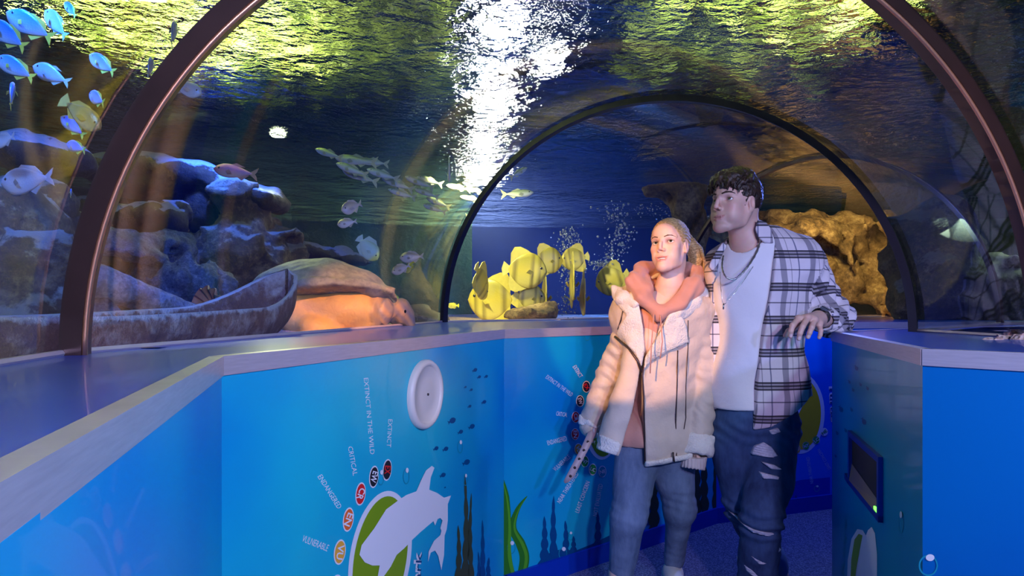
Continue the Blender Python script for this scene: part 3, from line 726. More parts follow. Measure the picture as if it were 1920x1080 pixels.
def surf_x(f, y, z):
    xs = np.arange(14, 2, -.04, dtype=np.float32); d = f(np.stack([xs, np.full_like(xs, y), np.full_like(xs, z)], 1))
    k = np.argmax(d < 0); return float(xs[k])
def head_sdf(male):
    j = 1.0 if male else .85
    f = s_union([s_ell((-1.6,0,3.4), (9.1,7.2,8.1)), s_ell((2.6,0,1.6), (5.7,5.9,6.2))], 1.0)
    f = smin2(f, s_ell((2.0,0,-4.0), (5.8,5.0*j,5.6)), 1.5)
    for sg in (1, -1):
        f = smin2(f, s_chain([(-1.2,5.4*j*sg,-3.0), (.2,4.9*j*sg,-7.4), (4.8,2.5*j*sg,-9.8), (6.4,0,-9.9)], [1.2,1.15,1.15,1.3], .6), 2.0)
    f = smin2(f, s_ell((6.3,0,-9.3), (1.5,2.3*j,1.6)), 2.4)                                 # chin
    for sg in (1, -1):
        f = smin2(f, s_ell((4.6,3.9*sg,-2.2), (2.1,1.9,1.7)), 2.2)                           # cheekbone
        f = smin2(f, s_ell((4.3,3.0*sg,-5.4), (2.4,1.9,2.3)), 2.0)                           # cheek
        f = smin2(f, s_ell((2.6,3.7*sg*j,-5.6), (3.2,1.9,3.0)), 2.2)                         # side of the cheek
        f = smin2(f, s_cone((7.3,1.2*sg,2.0), (5.6,4.9*sg,2.2), .8 if male else .5, .5), 1.0)   # brow
    f = smin2(f, s_ell((6.0,0,4.4), (2.2,4.2,3.2)), 1.5)
    for sg in (1, -1): f = smax2(f, s_ell((8.3,3.15*sg,.05), (2.2,1.7,1.15)), .8)             # sockets
    f = smin2(f, s_ell((6.2,0,-6.5), (2.0,2.5,2.2)), 1.3)                                    # mouth mound
    x0 = surf_x(f, 0, 1.0); x1 = surf_x(f, 0, -4.4)
    nl = 2.5 if male else 2.1
    nose = s_union([s_chain([(x0-.45,0,1.2), (x0+.55,0,-.8), (x1+nl-1.0,0,-2.9)], [.62,.68,.88 if male else .78], .5),
                    s_ell((x1+nl-1.9,1.1,-3.5), (.95,.6,.62)), s_ell((x1+nl-1.9,-1.1,-3.5), (.95,.6,.62))], .5)
    f = smin2(f, nose, .7)
    for sg in (1, -1): f = smax2(f, s_ell((x1+nl-1.4,.6*sg,-4.05), (.5,.28,.35)), .25)
    INFO = {}
    xe = surf_x(f, 3.15, .05); ex = xe-.55; INFO['eye'] = ex
    for sg in (1, -1):                                                                       # eyelids with an almond opening
        ec = (ex,3.15*sg,.1)
        f = smin2(f, s_ell(ec, (1.5,1.62,1.42)), .45)
        f = smax2(f, s_ell((ex+1.3,3.2*sg,.08), (1.6,1.42,.47 if male else .52)), .12)
        f = smin2(f, s_chain([(ex+.75,1.75*sg,.25), (ex+1.33,2.6*sg,.80), (ex+1.3,3.6*sg,.85), (ex+.7,4.6*sg,.3)], [.12,.17,.17,.1], .05), .15)
        e = s_sub(s_ell((-1.2,6.75*sg,-.5), (1.5,.75,2.7), (0,12,0)), s_ell((-.8,7.45*sg,-.1), (.85,.7,1.7), (0,12,0)), .4)
        e2 = s_ell((-1.0,6.7*sg,-2.7), (.75,.45,.8))
        f = smin2(f, s_union([e, e2], .4), .5)
    op = .50 if not male else .26                                                           # mouth opening
    def sx(y, z): return surf_x(f, y, z)
    up = [(sx(2.7,-5.9)-.15,-2.7,-5.9), (sx(1.4,-6.3)-.12,-1.4,-6.35), (sx(0,-6.2)-.05,-.45,-6.2), (sx(0,-6.2)-.05,.45,-6.2), (sx(1.4,-6.3)-.12,1.4,-6.35), (sx(2.7,-5.9)-.15,2.7,-5.9)]
    zl = -7.15-op
    lo = [(sx(2.6,-6)-.15,-2.6,-6.05), (sx(1.4,zl)-.12,-1.4,zl+.25), (sx(0,zl)-.05,0,zl), (sx(1.4,zl)-.12,1.4,zl+.25), (sx(2.6,-6)-.15,2.6,-6.05)]
    mx_ = sx(0, -6.9); INFO['mouth'] = mx_; zc = (-6.2+zl)/2
    f = smin2(f, s_chain(up, [.15,.36,.40,.40,.36,.15], .2), .2); f = smin2(f, s_chain(lo, [.15,.42,.52,.42,.15], .2), .2)
    slit = s_chain([(sx(2.4,-6.1)-.2,-2.4,-6.1), (mx_-.2,-1.2,zc+.12), (mx_,0,zc), (mx_-.2,1.2,zc+.12), (sx(2.4,-6.1)-.2,2.4,-6.1)], [.08,op*.75,op*.9,op*.75,.08], .1)
    slit2 = s_chain([(mx_-.9,-1.2,zc+.12), (mx_-.8,0,zc), (mx_-.9,1.2,zc+.12)], [op*.75,op*.9,op*.75], .1)
    f = smax2(smax2(f, slit, .1), slit2, .1)
    INFO['zc'] = zc; INFO['op'] = op; INFO['brow'] = [surf_x(f, y, z) for y, z in ((1.4,1.9), (2.7,2.4), (4.1,2.4), (5.2,1.9))]
    head_sdf.info = INFO
    return f, up, lo
def smin2(a, b, k): return lambda p: smin(a(p), b(p), k)
def smax2(a, b, k): return s_sub(a, b, k)

def to_world(f, M, s=None):
    Mi = np.array(M.inverted()); sc = M.to_scale()[0]
    A = Mi[:3, :3].T.astype(np.float32); b = Mi[:3, 3].astype(np.float32)
    return lambda p: f(p@A+b)*np.float32(sc)

def multi_sdf(name, blocks, mat, parent, colfn):
    Vs, Qs = [], []; n = 0
    for f, lo, hi, h in blocks:
        V, Q = surf_net(f, lo, hi, h); s = np.zeros_like(V); c = np.zeros(len(V))
        for a in range(4):
            for d in (1, -1): np.add.at(s, Q[:, a], V[Q[:, (a+d) % 4]]); np.add.at(c, Q[:, a], 1)
        V = V*.6+.4*s/np.maximum(c, 1)[:, None]
        Vs.append(V); Qs.append(Q+n); n += len(V)
    V = np.concatenate(Vs); Q = np.concatenate(Qs)
    o = mesh_obj(name, V, Q, mat, parent, world=True)
    a = o.data.attributes.new('tint', 'FLOAT_COLOR', 'POINT'); c = np.ones((len(V), 4), np.float32); c[:, :3] = colfn(V); a.data.foreach_set('color', c.ravel())
    return o

def face_tint(male, MH, up, lo):
    skin = SKIN_M if male else SKIN_F; Mi = np.array(MH.inverted()); I = head_sdf.info; ex, mx_, zc = I['eye'], I['mouth'], I['zc']
    lipu = s_chain(up, [.15,.36,.40,.40,.36,.15], .1); lipl = s_chain(lo, [.15,.42,.52,.42,.15], .1)
    def fn(V):
        L = V@Mi[:3, :3].T+Mi[:3, 3]; c = np.tile(skin, (len(V), 1)).astype(float); near = (np.linalg.norm(L, axis=1) < 16)
        def blend(mask, col):
            m = np.clip(mask, 0, 1)[:, None]*near[:, None]; c[:] = c*(1-m)+np.array(col)*m
        for sg in (1, -1):
            d = np.linalg.norm((L-np.array([6.2,4.2*sg,-3.0]))/np.array([3,2.6,2.2]), axis=1); blend((1-d)*.5, (.80,.34,.27))
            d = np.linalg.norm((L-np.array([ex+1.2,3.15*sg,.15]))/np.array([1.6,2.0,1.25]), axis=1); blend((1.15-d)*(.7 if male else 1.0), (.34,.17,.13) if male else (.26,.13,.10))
            d = lid_d(ex, sg)(L.astype(np.float32)); blend(np.clip(.30-d*3.5, 0, 1)*(1.6 if not male else .8), (.04,.02,.015))
            d = np.linalg.norm((L-np.array([-1,7.2*sg,-.4]))/np.array([2,1.6,3.2]), axis=1); blend((1-d)*.5, (.75,.33,.26))
        d = np.linalg.norm((L-np.array([9.6,0,-3.2]))/np.array([1.8,1.6,1.4]), axis=1); blend((1-d)*.4, (.78,.36,.28))
        if male:
            st = np.clip((-L[:, 2]-5.0)/3, 0, 1)*np.clip((L[:, 2]+13)/2, 0, 1)*np.clip((L[:, 0]+1)/3, 0, 1); blend(st*.40, (.30,.19,.15))
        Lf = L.astype(np.float32); d = np.minimum(lipu(Lf), lipl(Lf)); blend(np.clip(.5-d*4, 0, 1)*1.2, (.50,.19,.17) if male else (.70,.22,.19))
        inner = (L[:, 0] < mx_-.42) & (np.abs(L[:, 1]) < 1.3) & (np.abs(L[:, 2]-zc) < .7) & (L[:, 0] > mx_-3); blend(inner*1.0, (.20,.05,.045))
        return c
    return fn
def lid_d(ex, sg): return s_chain([(ex+.75,1.75*sg,.25), (ex+1.33,2.6*sg,.62), (ex+1.3,3.6*sg,.66), (ex+.7,4.6*sg,.3)], [.10,.12,.14,.12], .05)

def eyes(MH, parent, gaze):
    for sg in (1, -1):
        bm = bmesh.new(); bmesh.ops.create_uvsphere(bm, u_segments=24, v_segments=24, radius=1.28)
        g = Vector(gaze).normalized(); q = Vector((0,0,1)).rotation_difference(g).to_matrix().to_4x4()
        for f in bm.faces:
            z = f.calc_center_median().normalized().z; f.material_index = 2 if z > .965 else (1 if z > .86 else 0); f.smooth = True
        bm.transform(MH @ Matrix.Translation((head_sdf.info['eye'],3.15*sg,.1)) @ q)
        V = [v.co.copy() for v in bm.verts]; Fc = [[v.index for v in f.verts] for f in bm.faces]; mi = [f.material_index for f in bm.faces]; bm.free()
        o = mesh_obj('eye', V, Fc, [M_EYEW, M_IRIS, M_PUP], parent, world=True); o.data.polygons.foreach_set('material_index', mi)
def loc_obj(name, fl, lo, hi, h, mat, MH, parent, **kw):                                     # SDF given in head coordinates (cm)
    V, Q = surf_net(fl, lo, hi, h)
    Mn = np.array(MH); V = V@Mn[:3, :3].T+Mn[:3, 3]
    return mesh_obj(name, V, Q, mat, parent, world=True)
def face_bits(MH, parent, male, browmat):
    I = head_sdf.info
    for sg in (1, -1):
        br = [(I['brow'][k]-.02,y*sg,z) for k, (y, z) in enumerate(((1.4,1.9), (2.7,2.4), (4.1,2.4), (5.2,1.9)))]
        loc_obj('eyebrow', s_noise(s_chain(br, [.30,.34,.26,.12] if male else [.19,.22,.18,.10], .2), .02, 6, 3), (4,min(.8*sg,6*sg),1), (10,max(.8*sg,6*sg),3.6), .12, browmat, MH, parent)
    mx_, zc, op = I['mouth'], I['zc'], I['op']
    loc_obj('teeth', s_int(s_ell((mx_-3.0,0,zc+.25), (2.55,2.2,.9)), s_plane((0,0,zc-op*.25), (0,0,-1)), .1), (mx_-6,-3,zc-2), (mx_+.5,3,zc+2), .12, M_TEETH, MH, parent)

def legs_f(pts, rs, k=.03): return s_chain(pts, rs, k)
class Px:                                                                                    # photo point -> numpy at a base depth
    def __init__(s, Z): s.Z = Z
    def __call__(s, x, y, dz=0.0): return np.array(P(x, y, s.Z+dz))
    def box(s, x0, y0, d0, x1, y1, d1):
        q = np.array([s(x, y, d) for x in (x0, x1) for y in (y0, y1) for d in (d0, d1)]); return q.min(0), q.max(0)
def poly2(pts):
    pts = np.array(pts, np.float32)
    def f(q):
        d = np.full(len(q), 1e9, np.float32); sgn = np.ones(len(q), np.float32); n = len(pts); j = n-1
        for i in range(n):
            e = pts[j]-pts[i]; w_ = q-pts[i]; b = w_-e*np.clip((w_@e)/(e@e), 0, 1)[:, None]; d = np.minimum(d, (b*b).sum(1))
            c1 = q[:, 1] >= pts[i, 1]; c2 = q[:, 1] < pts[j, 1]; c3 = e[0]*w_[:, 1] > e[1]*w_[:, 0]
            fl = (c1 & c2 & c3) | (~c1 & ~c2 & ~c3); sgn = np.where(fl, -sgn, sgn); j = i
        return sgn*np.sqrt(d)
    return f
def s_sheet(poly_xz, g, t, r=.004):                                                          # solid sheet: outline in x-z, depth y=g(x,z), half thickness t
    pf = poly2(poly_xz)
    def f(p):
        a = pf(p[:, [0, 2]])+r; b = np.abs(p[:, 1]-g(p[:, 0], p[:, 2]))-t+r
        return np.minimum(np.maximum(a, b), 0)+np.sqrt(np.maximum(a, 0)**2+np.maximum(b, 0)**2)-r
    return f

# ------------------------------------------------------------------ the man
def men_hair(MH, root):
    # short sides, tousled wavy top pushed forward over the brow
    def sidecut(p):
        x, y, z = p[:, 0], p[:, 1], p[:, 2]
        lim = np.where(z > 1.5, 3.6, np.where(z > -1.8, 1.3, -2.4))
        return np.maximum(x-lim-.3*np.sin(z*3), -(z+5.0+.25*np.minimum(x, 0)))
    side = s_int(s_ell((-1.9,0,3.5), (9.45,7.65,8.6)), sidecut, .5)
    side = s_sub(side, s_ell((-.6,7.4,-.6), (2.0,2.2,2.9)), .3); side = s_sub(side, s_ell((-.6,-7.4,-.6), (2.0,2.2,2.9)), .3)
    rs = random.Random(5); tufts = []; C0 = Vector((-1.2,0,3.6))
    for i in range(230):
        az = rs.uniform(-math.pi, math.pi); el = rs.uniform(.42, 1.5)
        if abs(az) < 1.0 and rs.random() < .5: el = rs.uniform(.62, 1.1)
        n = Vector((math.cos(el)*math.cos(az), math.cos(el)*math.sin(az), math.sin(el)))
        if n.x < -.2 and el < .75: continue
        p0 = C0+Vector((n.x*8.8, n.y*7.1, n.z*7.8)); flow = Vector((1.0, .25*n.y, .0)); flow = (flow-n*flow.dot(n)*.8)
        sw = rs.uniform(-1, 1); side_ = n.cross(flow)
        L_ = rs.uniform(1.1, 1.8)
        p1 = p0+(n*.95+flow*1.0+side_*.5*sw)*L_; p2 = p1+(n*.1+flow*1.2+side_*-.8*sw+Vector((0,0,-.35)))*L_*.9; p3 = p2+(flow*.4-side_*.5*sw-n*.45+Vector((0,0,-.5)))*L_*.8
        tufts.append((p0, s_chain([p0,p1,p2,p3], [.95,.85,.6,.16], .2)))
    for i in range(54):                          # fringe locks
        y = -6.0+12.0*i/53+rs.uniform(-.3,.3); y = min(y, 6.2); x = 6.6-.075*y*y+rs.uniform(-.8,.7); z = 8.6-.05*y*y+rs.uniform(-1.2,.9); sw = rs.uniform(-1, 1)
        p0 = Vector((x,y,z)); p1 = p0+Vector((1.6,sw*.6,rs.uniform(-.2,.6))); p2 = p1+Vector((1.0,-sw*.7,-1.5)); p3 = p2+Vector((rs.uniform(-.5,.4),sw*1.0,rs.uniform(-2.9,-1.3)))
        tufts.append((p0, s_chain([p0,p1,p2,p3], [1.0,.95,.75,.18], .2)))
    base = s_ell((-1.3,0,5.0), (9.5,7.6,8.5)); base = s_int(base, s_plane((0,0,4.6), (-.28,0,-1)), .8)
    base = s_int(base, s_plane((6.6,0,0), (1,0,-.12)), .8)
    def hf2(p):
        d = smin(side(p), base(p), 1.0)
        for c, q in tufts:
            m = (np.abs(p-np.array(c, np.float32)).max(1) < 5.2)
            if m.any(): d[m] = smin(d[m], q(p[m]), .25)
        return d
    loc_obj('hair', s_noise(hf2, .10, 3.3, 4, 2), (-13,-11,-7), (14,11,18), .26, M_HAIRM, MH, root)

def make_man():
    W = Px(2.52); root = empty('person', (W(1420,900)[0], 2.58, 0), label='man in an open checked shirt, white T-shirt and ripped jeans, one hand by the counter', cat='person')
    MH = head_frame(W(1377,383,.0), 59, 8, 0, 1.07)
    hf, up, lo = head_sdf(True); H = to_world(hf, MH)
    ck = W(1388,400,.03)
    neck = s_chain([W(1389,405,.03), W(1402,455,.05), W(1412,490,.06)], [.060,.062,.085], .03)
    LS, LE, LW = W(1497,486,.03), W(1562,592,.05), W(1540,601,-.13)
    RS, RE, RW = W(1360,500,.13), W(1332,596,.28), W(1276,650,.30)
    rib = s_ell(W(1422,555,.07), (.165,.115,.20)); bel = s_ell(W(1416,690,.06), (.145,.105,.17)); pel = s_ell(W(1418,790,.06), (.155,.115,.11))
    trap = s_chain([LS, W(1420,470,.07), RS], [.055,.075,.055], .03)
    torso = s_union([rib, bel, pel, trap], .07)
    Lleg = [W(1452,815,.05), W(1428,965,-.07), W(1416,1085,-.02), W(1410,1128,.0)]
    Rleg = [W(1378,815,.08), W(1392,945,.08), W(1440,1040,.20), W(1462,1082,.28)]
    legs = s_union([s_chain(Lleg, [.088,.060,.046,.04], .03), s_chain(Rleg, [.088,.060,.046,.04], .03)], .02)
    armL = s_chain([LS, LE, LW], [.055,.043,.028], .02); armR = s_chain([RS, RE, RW], [.055,.042,.03], .02)
    body = s_union([torso, legs, armL, armR], .03)
    body = s_sub(body, s_plane((0, 0, 1.445), (0, 0, -1)), .01)
    # left hand, drooping over the counter edge
    hW = P(1534,597,2.37); mc = [P(1497,598,2.30), P(1514,596,2.295), P(1527,600,2.30), P(1536,608,2.315)]
    pi = [P(1486,610,2.265), P(1505,612,2.26), P(1522,614,2.27), P(1539,620,2.295)]
    di = [P(1483,621,2.262), P(1500,625,2.258), P(1518,624,2.27), P(1538,628,2.295)]
    tp = [P(1482,630,2.268), P(1498,635,2.264), P(1515,632,2.276), P(1536,633,2.30)]
    rr = [.0098,.0100,.0095,.0084]
    palm = s_union([s_chain([hW, mc[i]], [.021,.0135], .01) for i in range(4)], .016)
    hand = palm
    for i in range(4):
        fg = s_chain([mc[i], pi[i], di[i], tp[i]], [rr[i]*1.08, rr[i], rr[i]*.9, rr[i]*.8], .003)
        hand = smin2(hand, fg, .005)
        hand = smin2(hand, s_ell(mc[i]+Vector((0,-.003,.004)), (.011,.009,.009)), .006)
    th = s_chain([P(1512,604,2.345), P(1492,612,2.335), P(1479,621,2.325), P(1473,629,2.32)], [.015,.0125,.0105,.009], .005)
    hand = smin2(hand, th, .006)
    hand = smin2(hand, s_chain([hW, LW], [.024,.027], .01), .012)
    hlo = np.min([np.array(v) for v in mc+pi+tp+[hW]], 0)-.04; hhi = np.max([np.array(v) for v in mc+pi+tp+[hW]], 0)+.04
    Hc = np.array(MH.translation)
    bust = smin2(H, s_int(neck, s_plane(Hc+np.array((.02,.02,.03)), (-.15,-.1,1)), .01), .035)
    ft = face_tint(True, MH, up, lo)
    tipc = np.array([np.array(v) for v in tp])
    def tint(V):
        c = ft(V); hd = (np.abs(V-(hlo+hhi)/2) < (hhi-hlo)/2+.01).all(1)
        for i in range(4):                       # nails
            nl = np.array(tp[i])+np.array((0,-.0075,.002)); d = np.linalg.norm((V-nl)/np.array([.0062,.006,.0085]), axis=1)
            c[d < 1] = (.86,.62,.60)
        return c
    multi_sdf('body', [(bust, Hc-np.array([.15,.15,.30]), Hc+np.array([.15,.16,.17]), .0026), (hand, hlo, hhi, .0021),
                       (body, *W.box(1200,1150,-.25,1640,430,.5), .0085)], M_SKIN, root, tint)
    eyes(MH, root, (1, .12, .18)); face_bits(MH, root, True, M_BROWM)
    men_hair(MH, root)
    # T-shirt
    tee = s_noise(s_off(s_union([rib, bel, s_ell(W(1418,770,.06), (.160,.122,.12)), trap], .07), .020), .006, 22, 3, 2)
    tee = s_int(tee, s_plane((0,0,W(0,788)[2]), (0.05,0,-1)), .006)
    tee = s_sub(tee, s_sub(s_chain([W(1389,395,.01), W(1398,440,.03), W(1399,455,.02)], [.066,.070,.062], .02), s_plane((0,0,0), (0,0,1)), .0), .006)
    sdf_obj('t_shirt', tee, *W.box(1280,800,-.12,1560,440,.28), .0055, M_TEE, root)
    # checked overshirt
    out = s_off(s_union([rib, s_ell(W(1418,690,.06), (.155,.115,.19)), s_ell(W(1424,775,.06), (.17,.125,.12)), trap], .09), .034)
    tor_r = W(1422,620,.07)
    arm_c = s_chain([LS, LE, LE+(LW-LE)*.62], [.076,.070,.056], .03)
    arm_r = s_chain([RS, RE, RW], [.074,.06,.05], .03)
    def folds(p):                                # gathers round the bent arm
        v = (LE-LS)/np.linalg.norm(LE-LS); s_ = (p-LS)@v.astype(np.float32)
        q = (p-LE); w_ = (LW-LE)/np.linalg.norm(LW-LE); t_ = q@w_.astype(np.float32)
        return .0055*np.sin(s_*95+p[:, 0]*25)*np.clip((s_-.12)/.1, 0, 1)+.006*np.sin(t_*150+p[:, 2]*60)*np.clip(t_/.03, 0, 1)
    arm = lambda p: arm_c(p)+folds(p)
    sh = smin2(smin2(out, arm, .035), arm_r, .03)
    sh = s_noise(sh, .006, 17, 9, 3)
    inner = s_off(s_union([rib, bel, pel, trap], .07), .017)
    sh = s_sub(sh, inner, .004)
    # front opening, between the two plackets
    e1 = [(1444,432),(1443,470),(1432,540),(1414,640),(1404,720),(1399,800),(1399,860)]; e0 = [(1322,860),(1327,790),(1331,700),(1336,600),(1343,530),(1360,468),(1372,432)]
    opn = poly2([(W(x,y)[0], W(x,y)[2]) for x, y in e1+e0])
    yc = tor_r[1]-.02
    sh = s_sub(sh, lambda p: np.maximum(opn(p[:, [0, 2]]), p[:, 1]-yc), .003)
    # hem: longer at the back, and hollow below the hips
    hem = poly2([(W(x,y)[0], W(x,y)[2]) for x, y in ((1300,420),(1300,772),(1330,782),(1345,770),(1398,800),(1430,793),(1470,770),(1510,742),(1552,745),(1552,690),(1640,690),(1640,420))])
    sh = s_int(sh, lambda p: hem(p[:, [0, 2]]), .003)
    sh = s_sub(sh, s_chain([W(1389,390,.0), W(1400,455,.04)], [.075,.077], .02), .006)
    sh = s_sub(sh, lambda p: (s_cone(LE, LW+(LW-LE)*.3, .034, .034)(p)), .004)
    def cloth(V):
        dA = arm_c(V.astype(np.float32)); dT = out(V.astype(np.float32)); u = V[:, 0]-W(1441,0)[0]+(V[:, 1]-W(0,0)[1])*.35; v = V[:, 2]
        a = (dA < dT)
        ax = (LE-LS)/np.linalg.norm(LE-LS); q = V-LS; s_ = q@ax; rad = q-s_[:, None]*ax
        e1_ = np.cross(ax, [0,1,0]); e1_ /= np.linalg.norm(e1_); e2_ = np.cross(ax, e1_); an = np.arctan2(rad@e2_, rad@e1_)
        bx = (LW-LE)/np.linalg.norm(LW-LE); t_ = np.maximum((V-LE)@bx, 0)
        ua = an*.072; va = 1.5-(s_+t_*.9)
        return np.stack([np.where(a, ua, u), np.where(a, va, v), np.zeros(len(V))], 1)
    sdf_obj('checked_shirt', sh, *W.box(1240,830,-.26,1640,430,.40), .0052, M_PLAID, root, uvfn=cloth)
    # collar leaves
    def flat_uv(V): return np.stack([V[:, 0]-W(1441,0)[0], V[:, 2], V[:, 0]*0], 1)
    yf = lambda x, z: (2.52+.0)+0*x
    def col(pts, y0, ky):
        g = lambda x, z: y0+ky*(x-W(1430,0)[0])
        f = s_sheet([(W(a_,b_)[0], W(a_,b_)[2]) for a_, b_ in pts], g, .006, .004)
        sdf_obj('collar', s_noise(f, .002, 40, 2), W(min(p[0] for p in pts)-4, max(p[1] for p in pts)+4, -.2), W(max(p[0] for p in pts)+4, min(p[1] for p in pts)-4, .25), .0035, M_PLAID, root, uvfn=flat_uv)
    col([(1413,415),(1428,420),(1437,432),(1441,458),(1425,456),(1414,447),(1408,432)], 2.478, -.0)
    col([(1352,455),(1358,462),(1344,492),(1333,508),(1326,500),(1338,475)], 2.50, .0)
    sdf_obj('collar', s_noise(s_sub(s_chain([W(1380,430,.10), W(1418,428,.10), W(1424,440,.02)], [.03,.032,.018], .02), s_chain([W(1389,390,.0), W(1400,455,.04)], [.07,.073], .02), .004), .002, 30, 2),
            *W.box(1360,455,-.05,1450,405,.2), .004, M_PLAID, root, uvfn=flat_uv)
    # cuff band rolled at mid forearm
    cq = LE+(LW-LE)*.60; cd = (LW-LE)/np.linalg.norm(LW-LE)
    cuff = s_noise(s_sub(s_cone(cq-cd*.02, cq+cd*.022, .054, .050), s_cone(LE, LW+cd*.1, .032, .032), .004), .004, 60, 7)
    sdf_obj('cuff', cuff, cq-.08, cq+.08, .0035, M_PLAID, root, uvfn=flat_uv)
    # jeans
    jn = s_union([s_off(s_union([bel, pel], .07), .015), s_chain(Lleg[:3], [.104,.078,.068], .03), s_chain(Rleg[:3], [.104,.076,.064], .03)], .03)
    def creases(p):
        k = np.exp(-((p[:, 2]-W(0,968)[2])/.05)**2)+.6*np.exp(-((p[:, 2]-.09)/.09)**2)+.45*np.exp(-((p[:, 2]-.72)/.05)**2)
        return .0085*k*np.sin(p[:, 2]*130+p[:, 0]*45+2*np.sin(p[:, 0]*30))
    jn = smin2(jn, s_int(s_int(s_off(body, .012), s_plane((0,0,.90), (0,0,1)), .004), s_plane((0,0,.55), (0,0,-1)), .004), .01)
    jn0 = jn; jn = s_noise(lambda p: jn0(p)+creases(p), .005, 15, 12, 3)
    jn = s_int(jn, s_plane((0,0,.885), (0,0,1)), .004)
    sdf_obj('jeans', jn, *W.box(1290,1150,-.22,1580,755,.42), .0062, M_JEAN, root)
    for k, pts in enumerate(([(1438,806),(1456,801),(1462,809),(1445,814)], [(1418,838),(1432,829),(1446,838),(1454,852),(1447,855),(1430,856),(1414,855)], [(1426,865),(1446,868),(1460,876),(1440,876)], [(1420,882),(1452,888),(1450,893),(1424,892)],
                             [(1383,975),(1400,980),(1436,986),(1425,990),(1398,986)], [(1398,1032),(1412,1040),(1428,1046),(1414,1048)], [(1392,1055),(1404,1062),(1420,1078),(1408,1076),(1396,1066)], [(1452,1018),(1458,1024),(1450,1028)])):
        # frayed tears follow the leg surface
        poly = [(W(x,y,-.06)[0], W(x,y,-.06)[2]) for x, y in pts]; pf = poly2(poly)
        f = lambda p, pf=pf: np.maximum(np.maximum(pf(p[:, [0, 2]]), jn0(p)-.0075-.0022*np.sin(p[:, 2]*700+p[:, 0]*90)), p[:, 1]-2.60)
        xs_ = [q[0] for q in poly]; zs_ = [q[1] for q in poly]
        sdf_obj('frayed_tear', f, (min(xs_)-.02, 2.3, min(zs_)-.02), (max(xs_)+.02, 2.62, max(zs_)+.02), .0032, M_FRAY, root)
    # turned-up hem and shoe of the rear leg
    ra, rb = Rleg[2], Rleg[3]; d = (rb-ra)/np.linalg.norm(rb-ra)
    sdf_obj('jeans_cuff', s_noise(s_cone(ra+d*.02, ra+d*.065, .070, .066), .002, 40, 5), ra-.12, ra+d*.07+.12, .006, plain('turned_denim', (.14,.22,.36), .9, bump=.3), root)
    sh_f = s_union([s_ell(rb+np.array([0,.02,-.03]), (.045,.06,.05)), s_ell(rb+np.array([-.03,-.08,-.055]), (.048,.10,.035))], .05)
    sh_f = s_int(sh_f, s_plane((0,0,max(.002, rb[2]-.095)), (0,0,-1)), .004)
    sdf_obj('shoe', sh_f, rb-np.array([.13,.25,.16]), rb+np.array([.1,.12,.08]), .007, M_SHOE, root)
    lf = Lleg[3]; sh_f = s_union([s_ell((lf[0],lf[1]+.03,.06), (.046,.06,.055)), s_ell((lf[0]-.03,lf[1]-.09,.035), (.05,.13,.04))], .05)
    sdf_obj('shoe', s_int(sh_f, s_plane((0,0,.002), (0,0,-1)), .004), (lf[0]-.15,lf[1]-.26,-.01), (lf[0]+.12,lf[1]+.14,.15), .008, M_SHOE, root)
    # watch
    wq = Vector(P(1538,594,2.385)); wd = (Vector(LW)-hW).normalized(); 
    wc = np.array(wq); ax_ = np.array((P(1534,597,2.37)-Vector(LE)).normalized())
    ring = s_sub(s_cone(wc-ax_*.011, wc+ax_*.011, .0335, .0335), s_cone(wc-ax_*.05, wc+ax_*.05, .0285, .0285), .002)
    ring = s_int(s_int(ring, s_plane(wc+ax_*.011, ax_), .001), s_plane(wc-ax_*.011, -ax_), .001)
    # chains
    def chain(name, pts, r, mat=M_CHAIN):
        P_ = []
        cps = [Vector(W(*p)) for p in pts]
        for i in range(len(cps)-1):
            a_, b_ = cps[i], cps[i+1]; p0 = cps[max(i-1, 0)]; p3 = cps[min(i+2, len(cps)-1)]
            for k in range(8):
                s_ = k/8; P_.append(.5*((2*a_)+(b_-p0)*s_+(2*p0-5*a_+4*b_-p3)*s_*s_+(3*a_-p0-3*b_+p3)*s_**3))
        P_.append(cps[-1]); n_ = len(P_)
        V, Fc = tube_path(P_, [r*(1+.35*math.sin(i*2.4)) for i in range(n_)], 7); return mesh_obj(name, V, Fc, mat, root, world=True)
    chain('necklace', [(1427,442,-.035),(1420,470,-.055),(1402,500,-.075),(1380,522,-.083),(1362,520,-.08),(1354,502,-.06),(1356,480,-.035)], .0034)
    chain('pendant_chain', [(1412,500,-.075),(1392,530,-.088),(1372,556,-.092),(1357,570,-.090),(1352,545,-.082),(1350,510,-.06)], .0012)
    V, Fc = tube_path([Vector(W(1357,569,-.094)), Vector(W(1356,580,-.094))], .003, 6); mesh_obj('pendant', V, Fc, M_CHAIN, root, world=True)
    # wristwatch: a thing worn
    w_ = empty('wristwatch', wc, label='dark wristwatch with a shiny square face on the man\'s left wrist', cat='watch')
    sdf_obj('strap', ring, wc-.045, wc+.045, .0022, M_STRAPK, w_)
    up_ = np.array((-.05,-.72,.69)); up_ /= np.linalg.norm(up_); up_ = up_-ax_*(up_@ax_); up_ /= np.linalg.norm(up_); fc = wc+up_*.034
    Rw = Matrix((Vector(ax_), Vector(up_).cross(Vector(ax_)), Vector(up_))).transposed().to_4x4()
    bm = bmesh.new(); bmesh.ops.create_cube(bm, size=1); bmesh.ops.scale(bm, vec=(.034,.030,.010), verts=bm.verts); bmesh.ops.bevel(bm, geom=bm.edges[:], offset=.003, segments=2, affect='EDGES')
    bm.transform(Matrix.Translation(Vector(fc-wc)) @ Rw); bm_obj('watch_case', bm, M_CHAIN, w_, False)
    bm = bmesh.new(); bmesh.ops.create_cube(bm, size=1); bmesh.ops.scale(bm, vec=(.029,.025,.003), verts=bm.verts)
    bm.transform(Matrix.Translation(Vector(fc-wc+up_*.0055)) @ Rw); bm_obj('watch_face', bm, M_GLASSK, w_, False)
    return root
make_man()

